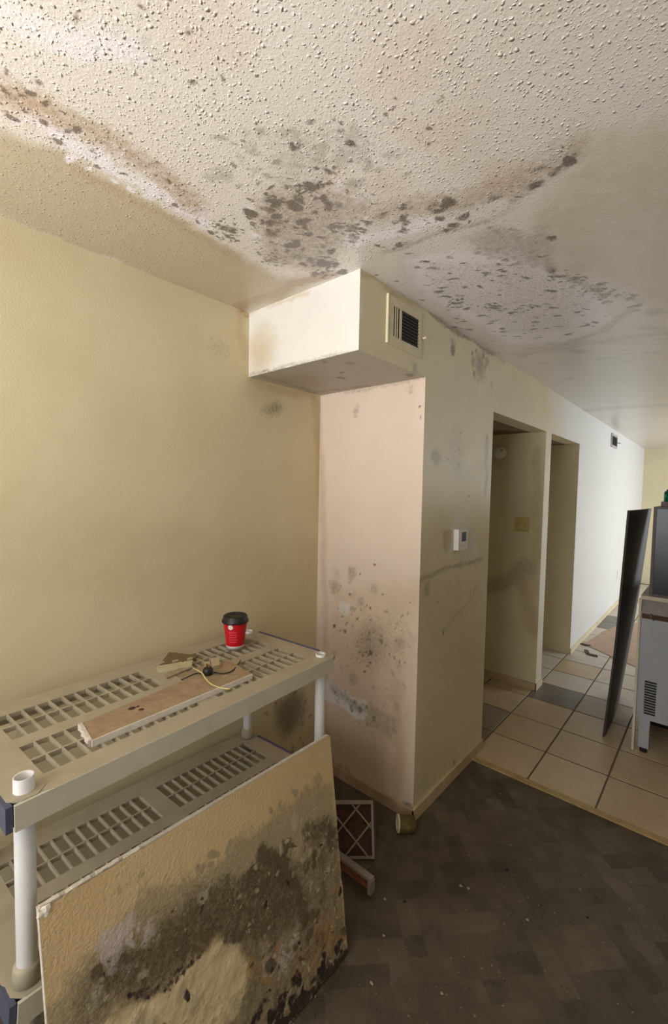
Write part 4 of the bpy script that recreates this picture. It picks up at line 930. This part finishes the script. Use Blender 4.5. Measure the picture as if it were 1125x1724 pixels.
bxm = plain('black_glass', (16, 18, 26), 0.25, 0.05, 10); frm = plain('brown_grey_frame', (92, 82, 76), .5, .06, 20)
bx = thing('oven_box', 'dark boxy oven with brown frame standing on the white appliance', 'oven', (1.424, AY + 0.012, 0.9925))
obj('casing', boxm(0, 0.55, 0.006, 0.44, 0.0, 0.548), frm, bx, bevel=0.003)
for r4 in ((0, 0.016, 0, 0.55), (0.534, 0.55, 0, 0.55), (0.016, 0.534, 0, 0.014), (0.016, 0.534, 0.536, 0.55)):
    obj('frame_bar', boxm(r4[0], r4[1], -0.008, 0.005, r4[2], r4[3]), frm, bx, bevel=0.002)
obj('front_glass', boxm(0.016, 0.534, 0.0, 0.0058, 0.014, 0.536), bxm, bx)
sl_ = obj('wood_block', boxm(1.456, 1.62, AY + 0.03, AY + 0.17, 1.5435, 1.574), plain('brown_grey_wood', (120, 106, 94), .6, .1, 20), bevel=0.004); tag(sl_, 'small brown grey slab under the green bottle', 'block')
gm, gnt, gb = newmat('green_glass'); gb.inputs['Base Color'].default_value = lin(18, 116, 84); gb.inputs['Roughness'].default_value = 0.12; gb.inputs['Transmission Weight'].default_value = 0.35
gv = noise_n(gnt, coords(gnt), 20, 2); gnt.links.new(mix_n(gnt, gv, lin(18, 116, 84), lin(10, 84, 62)), gb.inputs['Base Color'])
gt = thing('green_bottle', 'green glass bottle standing on top of the dark oven', 'bottle', (1.496, AY + 0.10, 1.5745))
obj('glass', lathe(bmesh.new(), [(0, 0), (.030, 0), (.033, .004), (.033, .058), (.028, .064), (.026, .064), (.026, .060), (.0, .06)], 32), gm, gt, True)
obj('cap', lathe(bmesh.new(), [(.0, .0605), (.022, .0605), (.022, .072), (.020, .074), (0, .074)], 24), plain('dark_green_cap', (18, 74, 58), .4), gt, True)

# dark warped panel leaning beside the oven
FE = [(1.224, 1.500, 0.005), (1.262, 1.500, 0.574), (1.281, 1.500, 1.045), (1.297, 1.500, 1.512)]
RE = [(1.201, 2.280, 0.005), (1.262, 2.160, 0.470), (1.318, 2.040, 0.940), (1.372, 1.910, 1.520)]
fe, re_ = spline(FE, 6), spline(RE, 6)
bm = bmesh.new(); rows = []
for a_, b_ in zip(fe, re_):
    row = []
    for k in range(7):
        t_ = k / 6; q = a_.lerp(b_, t_); q.x += 0.012 * math.sin(math.pi * t_)
        row.append((q, q + Vector((-0.012, -0.001, 0))))
    rows.append([(bm.verts.new(f_), bm.verts.new(g_)) for f_, g_ in row])
for i in range(len(rows) - 1):
    for k in range(6):
        for s in (0, 1): bm.faces.new((rows[i][k][s], rows[i][k + 1][s], rows[i + 1][k + 1][s], rows[i + 1][k][s]))
    for k in (0, 6): bm.faces.new((rows[i][k][0], rows[i + 1][k][0], rows[i + 1][k][1], rows[i][k][1]))
for i in (0, len(rows) - 1):
    for k in range(6): bm.faces.new((rows[i][k][0], rows[i][k + 1][0], rows[i][k + 1][1], rows[i][k][1]))
tag(obj('warped_panel', bm, plain('dark_brown_laminate', (68, 60, 54), 0.6, 0.12, 5), smooth=False), 'tall dark warped panel leaning beside the white appliance', 'panel')

# cardboard sheet and scraps on the far tiles
cbm = plain('pinkish_cardboard', (186, 158, 136), .8, .06, 8)
def floor_sheet(name, pts, z, h, mat, label, cat):
    c = np.mean(np.array(pts), 0); o = obj(name, prism(bmesh.new(), [(x - c[0], y - c[1]) for x, y in pts], 0, h), mat); o.location = (c[0], c[1], z); return tag(o, label, cat)
floor_sheet('cardboard_sheet', [(0.715, 3.42), (0.80, 3.36), (1.02, 3.19), (1.20, 3.08), (1.60, 3.05), (1.62, 4.95), (1.18, 5.02), (0.90, 4.62), (0.78, 4.1)], 0.006, 0.004, cbm, 'pinkish cardboard sheet lying on the far hall tiles', 'cardboard')
dkp = plain('dark_paper_curl', (92, 74, 60), .8)
for i, (uvs, lab) in enumerate((([(980, 1083), (986, 1086), (994, 1086)], 'thin dark scrap by the edge of the cardboard nearest the wall'), ([(987, 1094), (990, 1100), (998, 1103), (1006, 1104)], 'hooked dark scrap on the tiles before the cardboard'))):
    pts = [onp(u, v, 2, 0.012) for u, v in uvs]; c = pts[0].copy(); bm = bmesh.new()
    for p, q in zip(pts, pts[1:]): bar(bm, p - c, q - c, 0.035, 0.008)
    o = obj('paper_scrap', bm, dkp); o.location = (c[0], c[1], 0.0105); tag(o, lab, 'scrap', 'dark scraps near the cardboard')
